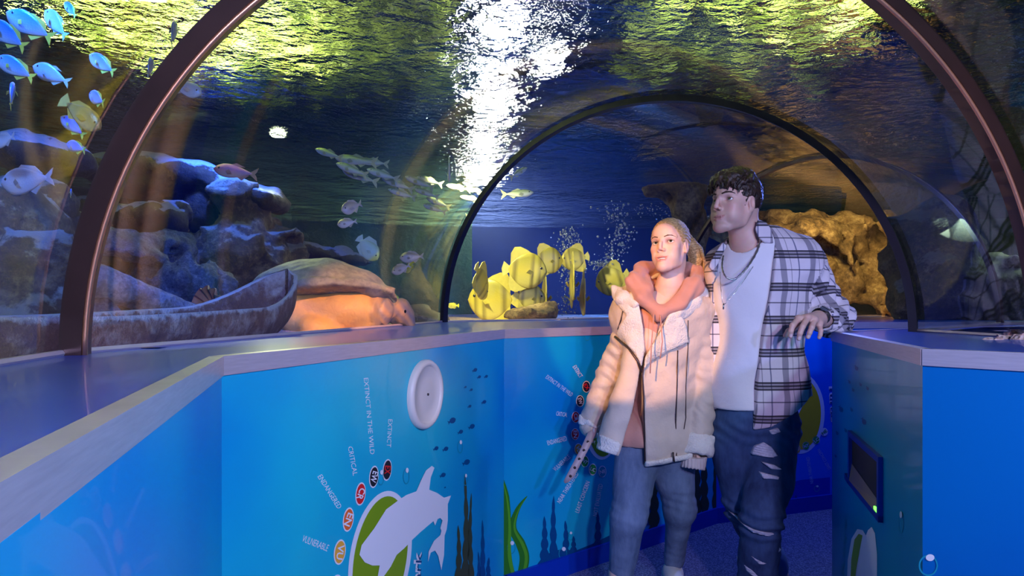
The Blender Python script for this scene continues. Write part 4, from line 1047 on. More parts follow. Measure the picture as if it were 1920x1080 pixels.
# ------------------------------------------------------------------ the woman
def women_hair(MH, root):
    # hair combed back tight from the hairline to a high ponytail
    cap = s_int(s_ell((-1.7,0,3.6), (9.35,7.5,8.45)), lambda p: np.maximum(p[:, 0]-np.where(p[:, 2] > 0, 2.1+.64*np.clip(p[:, 2], 0, 9), 1.2+1.4*p[:, 2])-.06*p[:, 1]**2*0, -(p[:, 2]+4.6+.35*np.minimum(p[:, 0], 0))), .5)
    for sg in (1, -1): cap = s_sub(cap, s_ell((-.8,7.2*sg,-.9), (1.9,2.0,3.0)), .3)
    def groove(p):                              # comb lines run from the hairline towards the tie
        q = p-np.array((-9.5,0,7.0), np.float32); a = np.arctan2(q[:, 1], q[:, 2]-6*0); return 0.17*np.sin(a*40+1.5*np.sin(q[:, 0]*.8))
    f = lambda p: cap(p)+groove(p)
    tie = s_ell((-10.4,0,6.6), (1.7,1.7,1.7))
    tail = s_chain([(-10.5,.3,6.8), (-13.4,2.0,6.2), (-15.8,4.0,2.6), (-16.4,5.0,-3.0), (-15.6,5.6,-8.5), (-14.6,5.4,-13)], [1.6,2.3,2.5,2.2,1.6,.6], 1.0)
    strands = [s_chain([(-10.5,dy*.4,6.8), (-13.5+dx,2+dy,5.9), (-16.0+dx,4+dy*1.4,2.0), (-16.7+dx*1.3,5+dy*1.6,-4.0), (-15.7+dx,5.4+dy*1.3,-11)], [1.0,.8,.75,.6,.1], .3) for dx, dy in ((0,2.2),(0,-1.6),(-1.2,1),(1.2,.2),(.8,2.4),(-.8,-1.0),(.9,-1.4))]
    g = s_union([f, tie, tail]+strands, .5)
    loc_obj('hair', s_noise(g, .06, 3.0, 4, 2), (-21,-10,-16), (9,12,13.5), .3, M_HAIRF, MH, root)

def make_woman():
    W = Px(2.57); root = empty('person', (W(1235,900)[0], 2.64, 0), label='blonde woman with a ponytail in a cream shearling jacket over a pink hoodie', cat='person')
    MH = head_frame(W(1255,462,.0), 37, 9, 4, .98)
    hf, up, lo = head_sdf(False); H = to_world(hf, MH); Hc = np.array(MH.translation)
    neck = s_chain([W(1264,490,.03), W(1256,535,.04), W(1250,565,.06)], [.047,.049,.075], .03)
    LS, LE, LW = W(1302,588,.05), W(1316,706,.05), W(1303,838,.0)
    RS, RE, RW = W(1182,588,.07), W(1142,706,.13), W(1108,800,.09)
    rib = s_ell(W(1243,620,.07), (.135,.10,.16)); bel = s_ell(W(1240,730,.08), (.115,.09,.15)); pel = s_ell(W(1236,835,.08), (.145,.105,.10))
    trap = s_chain([LS, W(1250,560,.07), RS], [.045,.06,.045], .03)
    torso = s_union([rib, bel, pel, trap, s_ell(W(1215,640,.0), (.055,.055,.06)), s_ell(W(1262,640,.0), (.055,.055,.06))], .06)
    Lleg = [W(1258,850,.08), W(1274,955,.10), W(1264,1048,.22), W(1262,1060,.24)]
    Rleg = [W(1196,850,.07), W(1178,965,-.02), W(1163,1075,.0), W(1160,1120,.02)]
    legs = s_union([s_chain(Lleg[:3], [.082,.055,.036], .03), s_chain(Rleg, [.082,.055,.04,.035], .03)], .02)
    arms = s_union([s_chain([LS,LE,LW], [.045,.036,.026], .02), s_chain([RS,RE,RW], [.045,.036,.026], .02)], .01)
    body = s_union([torso, legs, arms], .03); body = s_sub(body, s_plane((0,0,1.265), (0,0,-1)), .01)
    def small_hand(w_, d):                       # relaxed hand kept inside the cuff and behind the coat front
        d = np.array(d)/np.linalg.norm(d); sd = np.array((0,1,0)); f = s_cone(w_, w_+d*.06, .024, .026)
        for k in range(4):
            b = w_+d*.06+sd*(k-1.5)*.017; f = smin2(f, s_chain([b, b+d*(.035+.004*(k % 3))+np.array((.008,0,0)), b+d*(.055+.004*(k % 3))+np.array((.025,0,0))], [.0095,.008,.0065], .004), .006)
        return smin2(f, s_chain([w_+sd*-.02, w_+d*.035+sd*-.034, w_+d*.06+sd*-.036], [.013,.011,.008], .004), .008)
    lh = small_hand(LW-(LW-LE)*.22, LW-LE); rh = small_hand(RW-(RW-RE)*.25, RW-RE)
    bust = smin2(H, s_int(neck, s_plane(Hc+np.array((.02,.02,.02)), (-.15,-.1,1)), .01), .03)
    multi_sdf('body', [(bust, Hc-np.array([.14,.15,.26]), Hc+np.array([.14,.15,.15]), .0025), (rh, RW-.12, RW+.12, .004), (lh, LW-.12, LW+.12, .004),
                       (body, *W.box(1080,1150,-.25,1390,520,.5), .0085)], M_SKIN, root, face_tint(False, MH, up, lo))
    eyes(MH, root, (1, .25, .22)); face_bits(MH, root, False, M_BROW); women_hair(MH, root)
    V, Fc = tube_path([MH @ Vector((-.9+.5*math.cos(a), 7.2, -3.7+.55*math.sin(a))) for a in np.linspace(0, 6.28, 12)], .0011, 6)
    mesh_obj('earring', V, Fc, M_CHAIN, root, world=True)
    nk = s_chain([W(1264,470,.0), W(1250,540,.02), W(1236,572,-.03)], [.058,.062,.036], .03)
    hood = s_union([s_chain([W(1236,592,-.07), W(1204,558,-.045), W(1190,524,.01), W(1206,506,.09), W(1258,500,.16)], [.022,.028,.030,.03,.035], .02),
                    s_chain([W(1236,592,-.07), W(1272,568,-.055), W(1304,536,.0), W(1308,512,.08), W(1258,500,.16)], [.022,.030,.036,.034,.035], .02),
                    s_chain([W(1222,566,-.045), W(1210,545,-.01), W(1212,525,.04)], [.012,.022,.022], .02),
                    s_chain([W(1190,540,.05), W(1250,520,.20), W(1312,540,.08)], [.03,.06,.04], .03)], .018)
    hood = s_sub(hood, nk, .008)
    def hfold(p): return .0030*np.sin((p[:, 2]-np.abs(p[:, 0]-W(1240,0)[0])*.9)*85+2*np.sin(p[:, 0]*40))
    sdf_obj('hood', s_noise(lambda p, h0=hood: h0(p)+hfold(p), .004, 30, 6, 2), *W.box(1150,620,-.16,1350,470,.34), .0045, M_PINK, root)
    for pts in ([(1238,590,-.10),(1242,640,-.112),(1238,672,-.115)], [(1226,588,-.10),(1222,640,-.112),(1219,700,-.112)]):
        V, Fc = tube_path([Vector(W(*p)) for p in pts], .0026, 6); mesh_obj('drawstring', V, Fc, M_PINK, root, world=True)
    # jacket
    C = W(1240,700,.075)
    jk = s_union([s_ell(W(1243,625,.07), (.155,.125,.16)), s_ell(W(1244,730,.075), (.15,.125,.17)), s_ell(W(1246,820,.075), (.165,.13,.14)), s_off(trap, .028)], .07)
    jk = smin2(jk, s_off(s_union([rib, bel, s_ell(W(1222,820,.07), (.135,.105,.10)), trap], .06), .040), .02)
    flare = s_cone(*W.box(1200,640,.0,1150,835,-.05), .07, .045, ((0,1,0), 1.25))
    jk = smin2(jk, flare, .05)
    jr = s_chain([LS,LE,LW+(LE-LW)*.10], [.062,.062,.058], .03); jl = s_chain([RS,RE,RW], [.060,.055,.050], .03)
    def quilt(p):
        f = 0
        for A, B in ((LS, LE), (LE, LW), (RS, RE), (RE, RW)):
            v = (B-A)/np.linalg.norm(B-A); s_ = (p-A)@v.astype(np.float32); L_ = np.linalg.norm(B-A)
            f = f+np.where((s_ > -.02) & (s_ < L_), .0042*np.abs(np.sin(s_*62+2.2*np.sin(p[:, 0]*22)))-.002, 0)*(1 if A is not None else 0)
        return f
    sl = lambda p: np.minimum(jr(p), jl(p))-quilt(p)+.002
    jk = smin2(jk, sl, .009)
    jk = s_noise(jk, .0045, 26, 8, 3); jfull = jk
    inner = s_off(s_union([rib, bel, pel, trap], .06), .024)
    jk = s_sub(jk, inner, .004)
    # hoodie body and hood
    hd = s_noise(s_off(s_union([rib, bel, s_ell(W(1222,820,.07), (.135,.105,.10)), trap], .06), .022), .006, 24, 5, 3)
    hd = s_int(hd, s_plane((0,0,W(0,856)[2]), (.08,0,-1)), .006)
    hd = s_int(s_sub(hd, nk, .006), s_off(jfull, -.007), .003)
    sdf_obj('hoodie', hd, *W.box(1120,870,-.15,1350,510,.3), .006, M_PINK, root)
    X = lambda x: W(x,0)[0]; Z = lambda y: W(0,y)[2]
    opn = poly2([(X(a), Z(b)) for a, b in ((1188,500),(1186,600),(1196,690),(1180,760),(1152,850),(1152,900),(1205,900),(1205,868),(1203,780),(1200,694),(1222,630),(1248,580),(1300,500))])
    jk = s_sub(jk, lambda p: np.maximum(opn(p[:, [0, 2]]), p[:, 1]-C[1]), .003)
    hem = poly2([(X(a), Z(b)) for a, b in ((1060,480),(1060,846),(1110,834),(1150,845),(1204,868),(1262,858),(1296,850),(1300,868),(1360,868),(1400,700),(1400,480))])
    jk = s_int(jk, lambda p: np.maximum(hem(p[:, [0, 2]]), 0*p[:, 0]-1), .003)
    jk = s_sub(jk, nk, .006)
    sdf_obj('jacket', jk, *W.box(1075,885,-.3,1370,520,.42), .0052, M_LEA, root)
    # front surface of the coat, for the lapels and trims that lie on it
    jf = s_union([s_ell(W(1243,625,.07), (.155,.125,.16)), s_ell(W(1244,730,.075), (.15,.125,.17)), s_ell(W(1246,820,.075), (.165,.13,.14)), s_off(trap, .028)], .07)
    jf = jfull
    gx = np.arange(X(1090), X(1350), .008); gz = np.arange(Z(890), Z(520), .008); gy = np.full((len(gx), len(gz)), C[1], float)
    ys = np.arange(C[1]-.22, C[1]+.02, .003)
    for i, x_ in enumerate(gx):
        pp = np.stack(np.meshgrid(np.full(1, x_), ys, gz, indexing='ij'), -1).reshape(-1, 3).astype(np.float32)
        d = jf(pp).reshape(len(ys), len(gz)) < 0; k = d.argmax(0); gy[i] = np.where(d.any(0), ys[k], C[1]-.02)
    def front(x, z):
        i = np.clip((x-gx[0])/.008, 0, len(gx)-1.001); k = np.clip((z-gz[0])/.008, 0, len(gz)-1.001); i0 = i.astype(int); k0 = k.astype(int); fi = i-i0; fk = k-k0
        return (gy[i0,k0]*(1-fi)*(1-fk)+gy[i0+1,k0]*fi*(1-fk)+gy[i0,k0+1]*(1-fi)*fk+gy[i0+1,k0+1]*fi*fk).astype(np.float32)
    def lay(name, pts, off, t, mat, amp=.0015, r=None):
        g = lambda x, z: front(x, z)-off
        f = s_noise(s_sheet([(X(a), Z(b)) for a, b in pts], g, t, r or t*.8), amp, 55, 3, 2)
        return sdf_obj(name, f, *W.box(min(p[0] for p in pts)-6, max(p[1] for p in pts)+6, -.27, max(p[0] for p in pts)+6, min(p[1] for p in pts)-6, .12), .0042, mat, root)
    lay('lapel', [(1246,584),(1262,578),(1278,610),(1284,640),(1262,650),(1240,660),(1216,676),(1201,692),(1204,670),(1220,640),(1236,608)], .010, .010, M_FUR)
    lay('lapel', [(1150,560),(1190,545),(1198,590),(1204,640),(1198,690),(1186,660),(1160,632),(1158,625),(1172,590)], .008, .010, M_FUR)
    fc = s_union([s_chain([W(1270,588,-.055), W(1300,568,-.01), W(1322,556,.06), W(1316,540,.13)], [.030,.032,.030,.03], .02), s_chain([W(1190,570,-.035), W(1168,562,.02), W(1160,550,.09)], [.024,.028,.028], .02),
                  s_chain([W(1316,540,.13), W(1250,530,.21), W(1160,550,.09)], [.03,.04,.028], .02)], .02)
    sdf_obj('fleece_collar', s_noise(fc, .004, 60, 4, 2), *W.box(1130,610,-.14,1345,505,.3), .005, M_FUR, root)
    lay('fleece_hem', [(1203,858),(1250,851),(1293,842),(1294,854),(1250,862),(1204,871)], .006, .012, M_FUR)
    lay('fleece_hem', [(1114,806),(1152,818),(1156,822),(1148,844),(1110,832)], .008, .013, M_FUR)
    def ring(name, A, B, ra, mat, h=.005, amp=.004):
        n_ = (B-A)/np.linalg.norm(B-A); f = s_int(s_int(s_cone(A-n_*.1, B+n_*.1, ra, ra), s_plane(B, n_), .016), s_plane(A, -n_), .016); f = s_noise(f, amp, 60, 5, 2); lo_ = np.minimum(A, B)-ra-.02; hi_ = np.maximum(A, B)+ra+.02
        f = s_sub(f, s_cone(B, B+(B-A)*3, ra*.72, ra*.72), .004)
        return sdf_obj(name, f, lo_, hi_, h, mat, root)
    dL = (LW-LE)/np.linalg.norm(LW-LE); dR = (RW-RE)/np.linalg.norm(RW-RE)
    ring('fleece_cuff', LW-dL*.052, LW+dL*.030, .070, M_FUR); ring('fleece_cuff', RW-dR*.022, RW+dR*.010, .058, M_FUR)
    f = s_int(s_cone(LW+dL*.0, LW+dL*.12, .052, .044), s_plane(LW+dL*.085, dL), .006)
    def ribk(p): v = p-LW; a = np.arctan2(v[:, 1], v[:, 0]); return .0022*np.sin(a*26)
    sdf_obj('ribbed_cuff', s_sub(lambda p: f(p)+ribk(p), s_cone(LW+dL*.09, LW+dL*.2, .034, .034), .004), LW-.09, LW+dL*.13+.09, .004, plain('ribbed_knit', (.62,.52,.50), .95), root)
    # zip, seams and pocket line, belt
    def line(name, pts, r, mat, off=.004):
        V, Fc = tube_path([Vector((X(a), float(front(np.array([X(a)]), np.array([Z(b)]))[0])-off, Z(b))) for a, b in pts], r, 6); return mesh_obj(name, V, Fc, mat, root, world=True)
    line('zip', [(1248,586),(1234,616),(1216,648),(1203,684),(1199,700),(1201,740),(1203,800),(1204,862)], .0032, M_ZIP, .006)
    line('zip', [(1156,632),(1176,652),(1190,674),(1197,694)], .0048, M_ZIP, .008)
    line('seam_line', [(1264,655),(1262,720),(1261,790),(1262,852)], .0022, M_ZIP)
    line('seam_line', [(1283,600),(1284,650),(1280,720),(1281,780),(1276,800)], .0016, M_ZIP)
    line('seam_line', [(1168,580),(1164,600),(1160,618)], .0030, M_ZIP)
    V, Fc = tube_path([Vector(W(1262,848,-.075)), Vector(W(1264,866,-.075))], .0035, 6); mesh_obj('zip_pull', V, Fc, M_ZIP, root, world=True)
    bp = [W(1112,806,.04), W(1098,838,.0), W(1080,872,-.02), W(1063,905,-.03)]; V = []; n_ = 14
    for i in range(n_+1):
        u = i/n_*3; k = min(int(u), 2); c = bp[k]+(bp[k+1]-bp[k])*(u-k); wv = np.array((.021,.0,.010))*(1 if i < n_ else .3)
        for sx_, sy_ in ((-1,-1), (1,-1), (1,1), (-1,1)): V.append(c+wv*sx_+np.array((0,.0025*sy_,0)))
    Fc = [[i*4+k, i*4+(k+1) % 4, (i+1)*4+(k+1) % 4, (i+1)*4+k] for i in range(n_) for k in range(4)]+[[3,2,1,0], [n_*4+k for k in range(4)]]
    bl = mesh_obj('belt', V, Fc, plain('dusty_rose_leather', (.50,.36,.36), .5), root, world=True)
    for i in range(5):
        u = .7+i*.48; k = int(u); c = bp[k]+(bp[k+1]-bp[k])*(u-k)
        bm = bmesh.new(); bmesh.ops.create_cone(bm, cap_ends=True, segments=12, radius1=.0055, radius2=.0055, depth=.008, matrix=Matrix.Translation(Vector(c)) @ Matrix.Rotation(math.pi/2, 4, 'X'))
        V = [v.co.copy() for v in bm.verts]; F_ = [[v.index for v in f_.verts] for f_ in bm.faces]; bm.free(); mesh_obj('belt_hole', V, F_, M_ZIP, bl, world=True)
    # jeans
    jn = s_union([s_off(s_ell(W(1236,838,.08), (.145,.105,.09)), .008), s_chain(Lleg[:3], [.092,.063,.043], .03), s_chain(Rleg[:3], [.092,.066,.050], .03)], .03)
    jn = smin2(jn, s_int(s_int(s_off(body, .010), s_plane((0,0,Z(790)), (0,0,1)), .004), s_plane((0,0,.45), (0,0,-1)), .004), .01)
    def cr(p): return .0018*(np.exp(-((p[:, 2]-Z(950))/.05)**2)+.5*np.exp(-((p[:, 2]-.14)/.06)**2))*np.sin(p[:, 2]*170+p[:, 0]*40)
    jn = s_int(s_noise(lambda p, j0=jn: j0(p)+cr(p), .003, 18, 2, 2), s_plane((0,0,Z(800)), (0,0,1)), .004)
    sdf_obj('jeans', jn, *W.box(1090,1130,-.2,1340,780,.42), .006, M_JEANF, root)
    def sneaker(ank, toe):
        ank = np.array(ank); toe = np.array(toe); d = toe-ank; z0 = max(.004, ank[2]-.10)
        f = s_union([s_ell((ank[0],ank[1],ank[2]-.035), (.042,.055,.055)), s_ell((ank[0]+d[0]*.55,ank[1]+d[1]*.55,z0+.045), (.042,.09,.042)), s_ell((toe[0],toe[1],z0+.032), (.042,.05,.032))], .045)
        f = s_int(f, s_plane((0,0,z0), (0,0,-1)), .006)
        o = sdf_obj('shoe', f, (min(ank[0],toe[0])-.08, min(ank[1],toe[1])-.14, z0-.02), (max(ank[0],toe[0])+.08, max(ank[1],toe[1])+.14, ank[2]+.05), .005, M_SHOE, root)
        sole = s_int(s_off(f, .005), s_plane((0,0,z0+.022), (0,0,1)), .003); sole = s_int(sole, s_plane((0,0,z0-.004), (0,0,-1)), .003)
        sdf_obj('sole', sole, (min(ank[0],toe[0])-.1, min(ank[1],toe[1])-.16, z0-.03), (max(ank[0],toe[0])+.1, max(ank[1],toe[1])+.16, z0+.05), .005, plain('sole_white', (.8,.78,.74), .7), o)
        for k in range(4):
            c = ank+d*(.25+.13*k); zz = ank[2]-.025-.014*k
            V, Fc = tube_path([Vector((c[0]-.024, c[1]-.02, zz-.006)), Vector((c[0], c[1]-.035, zz+.006)), Vector((c[0]+.024, c[1]-.02, zz-.006))], .0035, 6)
            mesh_obj('lace', V, Fc, M_TEE, o, world=True)
    sneaker(Lleg[3], Lleg[3]+np.array((-.035,-.16,-.05)))
    sneaker((Rleg[3][0],Rleg[3][1],.09), (Rleg[3][0]-.03,Rleg[3][1]-.15,.04))
    return root
make_woman()

# ------------------------------------------------------------------ printed artwork on the panels (thin vinyl, children of their panel)
def ink(name, col, rough=.4): return plain(name, col, rough, spec=.4)
I_W = ink('print_white', (.86,.82,.84)); I_BLK = ink('print_black', (.015,.015,.02)); I_RED = ink('print_red', (.80,.02,.02)); I_ORG = ink('print_orange', (.90,.16,.03))
I_AMB = ink('print_amber', (.90,.42,.05)); I_GRN = ink('print_green', (.03,.36,.06)); I_OLV = ink('print_olive', (.22,.36,.005)); I_NAVY = ink('print_navy', (.0,.07,.22)); I_SEA = ink('print_teal', (.01,.30,.42))
I_DRK = ink('print_darkred', (.32,.01,.015)); I_KELP = ink('print_kelp', (.03,.20,.015)); I_KELP2 = ink('print_kelp_light', (.10,.38,.02)); I_BRN = ink('print_kelp_brown', (.05,.06,.02)); I_YEL = ink('print_yellow', (.85,.55,.01))
class Wall:
    def __init__(s, key):
        s.obj, a, b = PANELS[key]; s.a = Vector((a.x, a.y, 0)); d = Vector((b.x-a.x, b.y-a.y, 0)); s.L = d.length; s.u = d.normalized()
        s.n = Vector((s.u.y, -s.u.x, 0))          # towards the walkway
        s.k = 0
    def uv(s, px, py):                            # photo pixel -> metres along, height on this wall
        r = Vector(((px-960)/F_PX, 1, (YH-py)/F_PX)); o = Vector((0,0,HC)); t = (s.a-o).dot(s.n)/r.dot(s.n); q = o+r*t
        return (q-s.a).dot(s.u), q.z
    def pt(s, u, z, lift): return s.a+s.u*u+Vector((0,0,z))+s.n*lift
    def poly(s, name, pts, mat, level=1, px=True, parent=None):
        q = [s.uv(*p) for p in pts] if px else pts
        from mathutils.geometry import tessellate_polygon
        V = [s.pt(u, z, .0008*level) for u, z in q]; Fc = []
        for tri in tessellate_polygon([[Vector((u, z, 0)) for u, z in q]]):
            n_ = (V[tri[1]]-V[tri[0]]).cross(V[tri[2]]-V[tri[0]]); Fc.append(list(tri) if n_.dot(s.n) > 0 else list(tri)[::-1])
        return mesh_obj(name, V, Fc, mat, parent or s.obj, smooth=False)
    def oval(s, name, cx, cy, rx, ry, mat, level=1, rot=0, parent=None, n=40):
        c = math.cos(math.radians(rot)); si = math.sin(math.radians(rot))
        pts = [(cx+rx*math.cos(t)*c-ry*math.sin(t)*si, cy+rx*math.cos(t)*si+ry*math.sin(t)*c) for t in [2*math.pi*i/n for i in range(n)]]
        return s.poly(name, pts, mat, level, True, parent)
    def ring(s, name, cx, cy, rx, ry, w, mat, level=1):
        V = []; n = 28
        for k, f in enumerate((1, 1-w)):
            for i in range(n):
                t = 2*math.pi*i/n; V.append(s.pt(*s.uv(cx+rx*f*math.cos(t), cy+ry*f*math.sin(t)), .0008*level))
        return mesh_obj(name, V, [[i, (i+1) % n, n+(i+1) % n, n+i] for i in range(n)], mat, s.obj, smooth=False)
    def text(s, body, p0, p1, hgt, mat, level=2, name='printed_word', parent=None, off=0, bold=.0):
        """baseline runs from photo pixel p0 to p1; hgt = letter height in photo pixels across the baseline"""
        cu = bpy.data.curves.new('t', 'FONT'); cu.body = body; cu.size = 1; cu.offset = off; cu.resolution_u = 2
        ob = bpy.data.objects.new('t', cu); COL.objects.link(ob); bpy.context.view_layer.update()
        me = bpy.data.meshes.new_from_object(ob.evaluated_get(bpy.context.evaluated_depsgraph_get())); bpy.data.objects.remove(ob)
        co = np.array([v.co[:] for v in me.vertices]); x0, x1 = co[:, 0].min(), co[:, 0].max(); y0, y1 = co[:, 1].min(), co[:, 1].max()
        p0 = np.array(p0, float); p1 = np.array(p1, float); d = p1-p0; nn = np.array((d[1], -d[0]))/np.linalg.norm(d)
        P_ = [p0+d*((x-x0)/(x1-x0))+nn*hgt*((y-y0)/max(y1-y0, 1e-6)) for x, y, _ in co]
        V = [s.pt(*s.uv(*q), .0008*level) for q in P_]
        Fc = [list(p.vertices) for p in me.polygons]; bpy.data.meshes.remove(me)
        return mesh_obj(name, V, Fc, mat, parent or s.obj, smooth=False)
    def badge(s, txt, cx, cy, rx, ry, mat, base0, base1, h, tmat=None, rot=0):
        b0, b1 = np.array(base0, float), np.array(base1, float); d = b1-b0; nn = np.array((d[1], -d[0]))/np.linalg.norm(d); sh = np.array((cx, cy))-nn*h/2-(b0+b1)/2; base0, base1 = tuple(b0+sh), tuple(b1+sh)
        o = s.oval('status_badge', cx, cy, rx, ry, I_W, 2, rot); s.oval('badge_disc', cx, cy, rx*.84, ry*.87, mat, 3, rot, o); s.text(txt, base0, base1, h, tmat or I_W, 4, 'badge_letters', o, .02)
    def fish(s, cx, cy, r, mat, tilt=-25):
        c, q = math.cos(math.radians(tilt)), math.sin(math.radians(tilt)); pts = []
        for x, y in ((1,0), (.7,-.42), (.2,-.6), (-.3,-.45), (-.6,-.12), (-1.05,-.45), (-.9,0), (-1.05,.45), (-.6,.12), (-.3,.45), (.2,.6), (.7,.42)): pts.append((cx+(x*c-y*q)*r, cy+(x*q+y*c)*r*1.15))
        s.poly('printed_fish', pts, mat, 1)
    def weed(s, x, yb, yt, w, mat, sway=0, lobes=5, level=1, name='printed_seaweed'):
        L, R = [], []; n = lobes*4
        for i in range(n+1):
            t = i/n; y = yb+(yt-yb)*t; cx = x+sway*math.sin(t*3.0); ww = w*(1-t)**.6*(.55+.45*abs(math.sin(t*lobes*math.pi)))+.3
            L.append((cx-ww, y)); R.append((cx+ww, y))
        s.poly(name, L+R[::-1], mat, level)
    def bubble(s, cx, cy, rx, ry):
        s.ring('printed_bubble', cx, cy, rx, ry, .16, I_SEA, 2); s.oval('printed_bubble_glint', cx+rx*.2, cy-ry*.75, rx*.45, ry*.32, I_W, 3)
# ---- left wall
w1 = Wall('L1')
for i, (t_, a, b, h) in enumerate((('EXTINCT IN THE WILD', (681,709), (693,852), 8.5), ('EXTINCT', (727,786), (724,838), 8), ('CRITICAL', (651,838), (661,892), 9), ('ENDANGERED', (594,894), (632,955), 10), ('VULNERABLE', (564,1015), (612,1034), 13))):
    w1.text(t_, a, b, h, I_W)
w1.badge('EX', 725, 881, 8.5, 20.5, I_BLK, (730,874), (729,890), 11, I_RED, 6)
w1.badge('EW', 700, 894, 8.8, 21, I_BLK, (705,884), (699,904), 11, I_W, 6)
w1.badge('CR', 675, 926, 9.5, 22, I_RED, (681,916), (673,937), 12, I_W, 7)
w1.badge('EN', 652, 974, 10, 23, I_ORG, (658,964), (649,987), 12, I_W, 8)
w1.badge('VU', 636, 1035, 11, 24, I_AMB, (640,1023), (636,1051), 12, I_W, 8)
w1.oval('status_badge', 630, 1100, 12, 23, I_W, 2, 8); w1.oval('badge_disc', 630, 1100, 10, 20, I_GRN, 3, 8)
o = w1.oval('green_logo_oval', 712, 1048, 57, 129, I_W, 1, 9, n=60); w1.oval('logo_fill', 712, 1048, 49, 119, I_OLV, 2, 9, o, n=60)
w1.poly('logo_animal', [(672,1040),(676,1022),(700,990),(722,955),(745,938),(760,928),(779,921),(788,900),(797,882),(808,873),(813,877),(806,895),(803,918),(818,924),(831,933),(844,929),(838,945),(838,975),(836,992),(832,1004),(831,1040),(826,1069),(820,1042),(814,1032),(806,1036),(801,1053),(802,1034),(812,1014),(824,1003),(826,995),(824,990),(828,976),(824,971),(819,973),(814,985),(811,977),(800,986),(786,998),(771,1012),(756,1028),(742,1040),(731,1062),(718,1080),(706,1082),(710,1060),(696,1060),(682,1054)], I_W, 4, parent=o)
w1.text('Shark', (784,1130), (790,1034), 14, I_W, 2, 'printed_word', None, .045); w1.text('Shark', (785,1128), (790,1037), 11, I_NAVY, 4, 'printed_word', None, .0)
for cx, cy, r in ((890,694,5),(898,707,4),(911,706,4),(872,726,3),(883,731,3.5),(907,754,5),(880,762,4),(847,789,8),(884,800,6.5),(863,810,5.5),(817,841,5.5),(835,842,6),(874,867,7.5),(830,891,6),(834,914,2)): w1.fish(cx, cy, r, I_NAVY)
for b in ((761,893,6,15),(713,896,6,14),(862,838,5,12),(872,900,4,11)): w1.bubble(*b)
w1.weed(871,1090,893,8,I_BRN,3,5); w1.weed(858,1090,985,7,I_BRN,2,4,2); w1.weed(884,1090,925,6,I_BRN,-3,5); w1.weed(896,1090,1035,4,I_NAVY,2,3); w1.weed(904,1090,975,6,I_NAVY,1,4); w1.weed(917,1090,1045,6,I_NAVY,-2,3)
# thin seams between the printed boards
# ---- back-left wall
w2 = Wall('L2')
for t_, a, b, h in (('EXTINCT', (1073,688), (1086,709), 8), ('EXTINCT IN THE WILD', (1022,709), (1070,744), 8), ('CRITICAL', (1042,779), (1063,782), 8), ('ENDANGERED', (1027,835), (1063,826), 9), ('VULNERABLE', (1041,884), (1070,858), 8),
                    ('NEAR THREATENED', (1050,944), (1085,888), 8), ('LEAST CONCERN', (1085,962), (1106,904), 8), ('NOT EVALUATED', (1119,968), (1130,908), 8)): w2.text(t_, a, b, h, I_W)
for t_, cx, cy, m, a, b in (('EX',1099,725,I_BLK,(1095,719),(1102,729)), ('EW',1087,752,I_BLK,(1083,748),(1086,760)), ('CR',1079,782,I_RED,(1077,776),(1078,790)), ('EN',1078,814,I_RED,(1076,808),(1076,822)),
                            ('VU',1084,842,I_AMB,(1081,838),(1085,850)), ('NT',1096,865,I_GRN,(1091,864),(1099,870)), ('LC',1111,880,I_GRN,(1106,880),(1116,884)), ('NE',1129,884,I_SEA,(1124,888),(1135,886))):
    w2.badge(t_, cx, cy, 7.5, 11, m, a, b, 7, I_RED if t_ == 'EX' else I_W)
o = w2.oval('green_logo_oval', 1128, 790, 33, 72, I_W, 1, 0); w2.oval('logo_fill', 1130, 790, 28, 66, I_OLV, 2, 0, o)
def ribbon(wl, name, pts, wds, mat, level):
    cs = []
    for i in range(len(pts)-1):
        a, b = np.array(pts[i]), np.array(pts[i+1]); p0 = np.array(pts[max(i-1,0)]); p3 = np.array(pts[min(i+2,len(pts)-1)])
        for k in range(8): t = k/8; cs.append((.5*(2*a+(b-p0)*t+(2*p0-5*a+4*b-p3)*t*t+(3*a-p0-3*b+p3)*t**3), wds[i]+(wds[i+1]-wds[i])*t))
    cs.append((np.array(pts[-1]), wds[-1])); L, R = [], []
    for i, (c, w_) in enumerate(cs):
        d = cs[min(i+1, len(cs)-1)][0]-cs[max(i-1, 0)][0]; d = d/np.linalg.norm(d); n_ = np.array((-d[1], d[0])); L.append(tuple(c+n_*w_)); R.append(tuple(c-n_*w_))
    wl.poly(name, L+R[::-1], mat, level)
ribbon(w2, 'printed_seaweed', [(962,1100),(948,1045),(950,985),(948,930),(938,885)], [10,11,8,6,.5], I_KELP, 2)
ribbon(w2, 'printed_seaweed', [(968,1100),(955,1045),(955,985),(950,935),(939,890)], [3,3.5,2.5,1.5,.3], I_KELP2, 3)
ribbon(w2, 'printed_seaweed', [(972,1100),(983,1050),(976,1020),(961,990),(970,955),(988,930)], [8,9,9,7,4,.5], I_KELP, 2)
ribbon(w2, 'printed_seaweed', [(975,1100),(986,1050),(980,1022),(964,990),(972,955),(987,932)], [2.5,3,3,2,1,.3], I_KELP2, 3)
ribbon(w2, 'printed_seaweed', [(938,1100),(934,1050),(935,1000),(931,958)], [6,5,3,.4], I_KELP, 2)
w2.poly('printed_hill', [(985,1120),(1000,1068),(1020,1040),(1050,1030),(1080,1032),(1110,1020),(1150,1000),(1200,990),(1200,1060)], I_NAVY, 1)
for x, yb, yt, w_, s_ in ((1020,1050,968,9,1),(1038,1045,930,8,-1),(1059,1045,976,8,2),(1075,1045,1005,8,0),(1120,1030,960,8,1),(1220,985,870,14,2)): w2.weed(x, yb, yt, w_, I_NAVY, s_, 4, 2)
w2.weed(1224, 1015, 872, 13, I_BRN, 2, 5, 3)
for b in ((958,1027,8,12),(1055,1038,8,12),(1069,1005,5,8),(1101,628,6,11)): w2.bubble(*b)
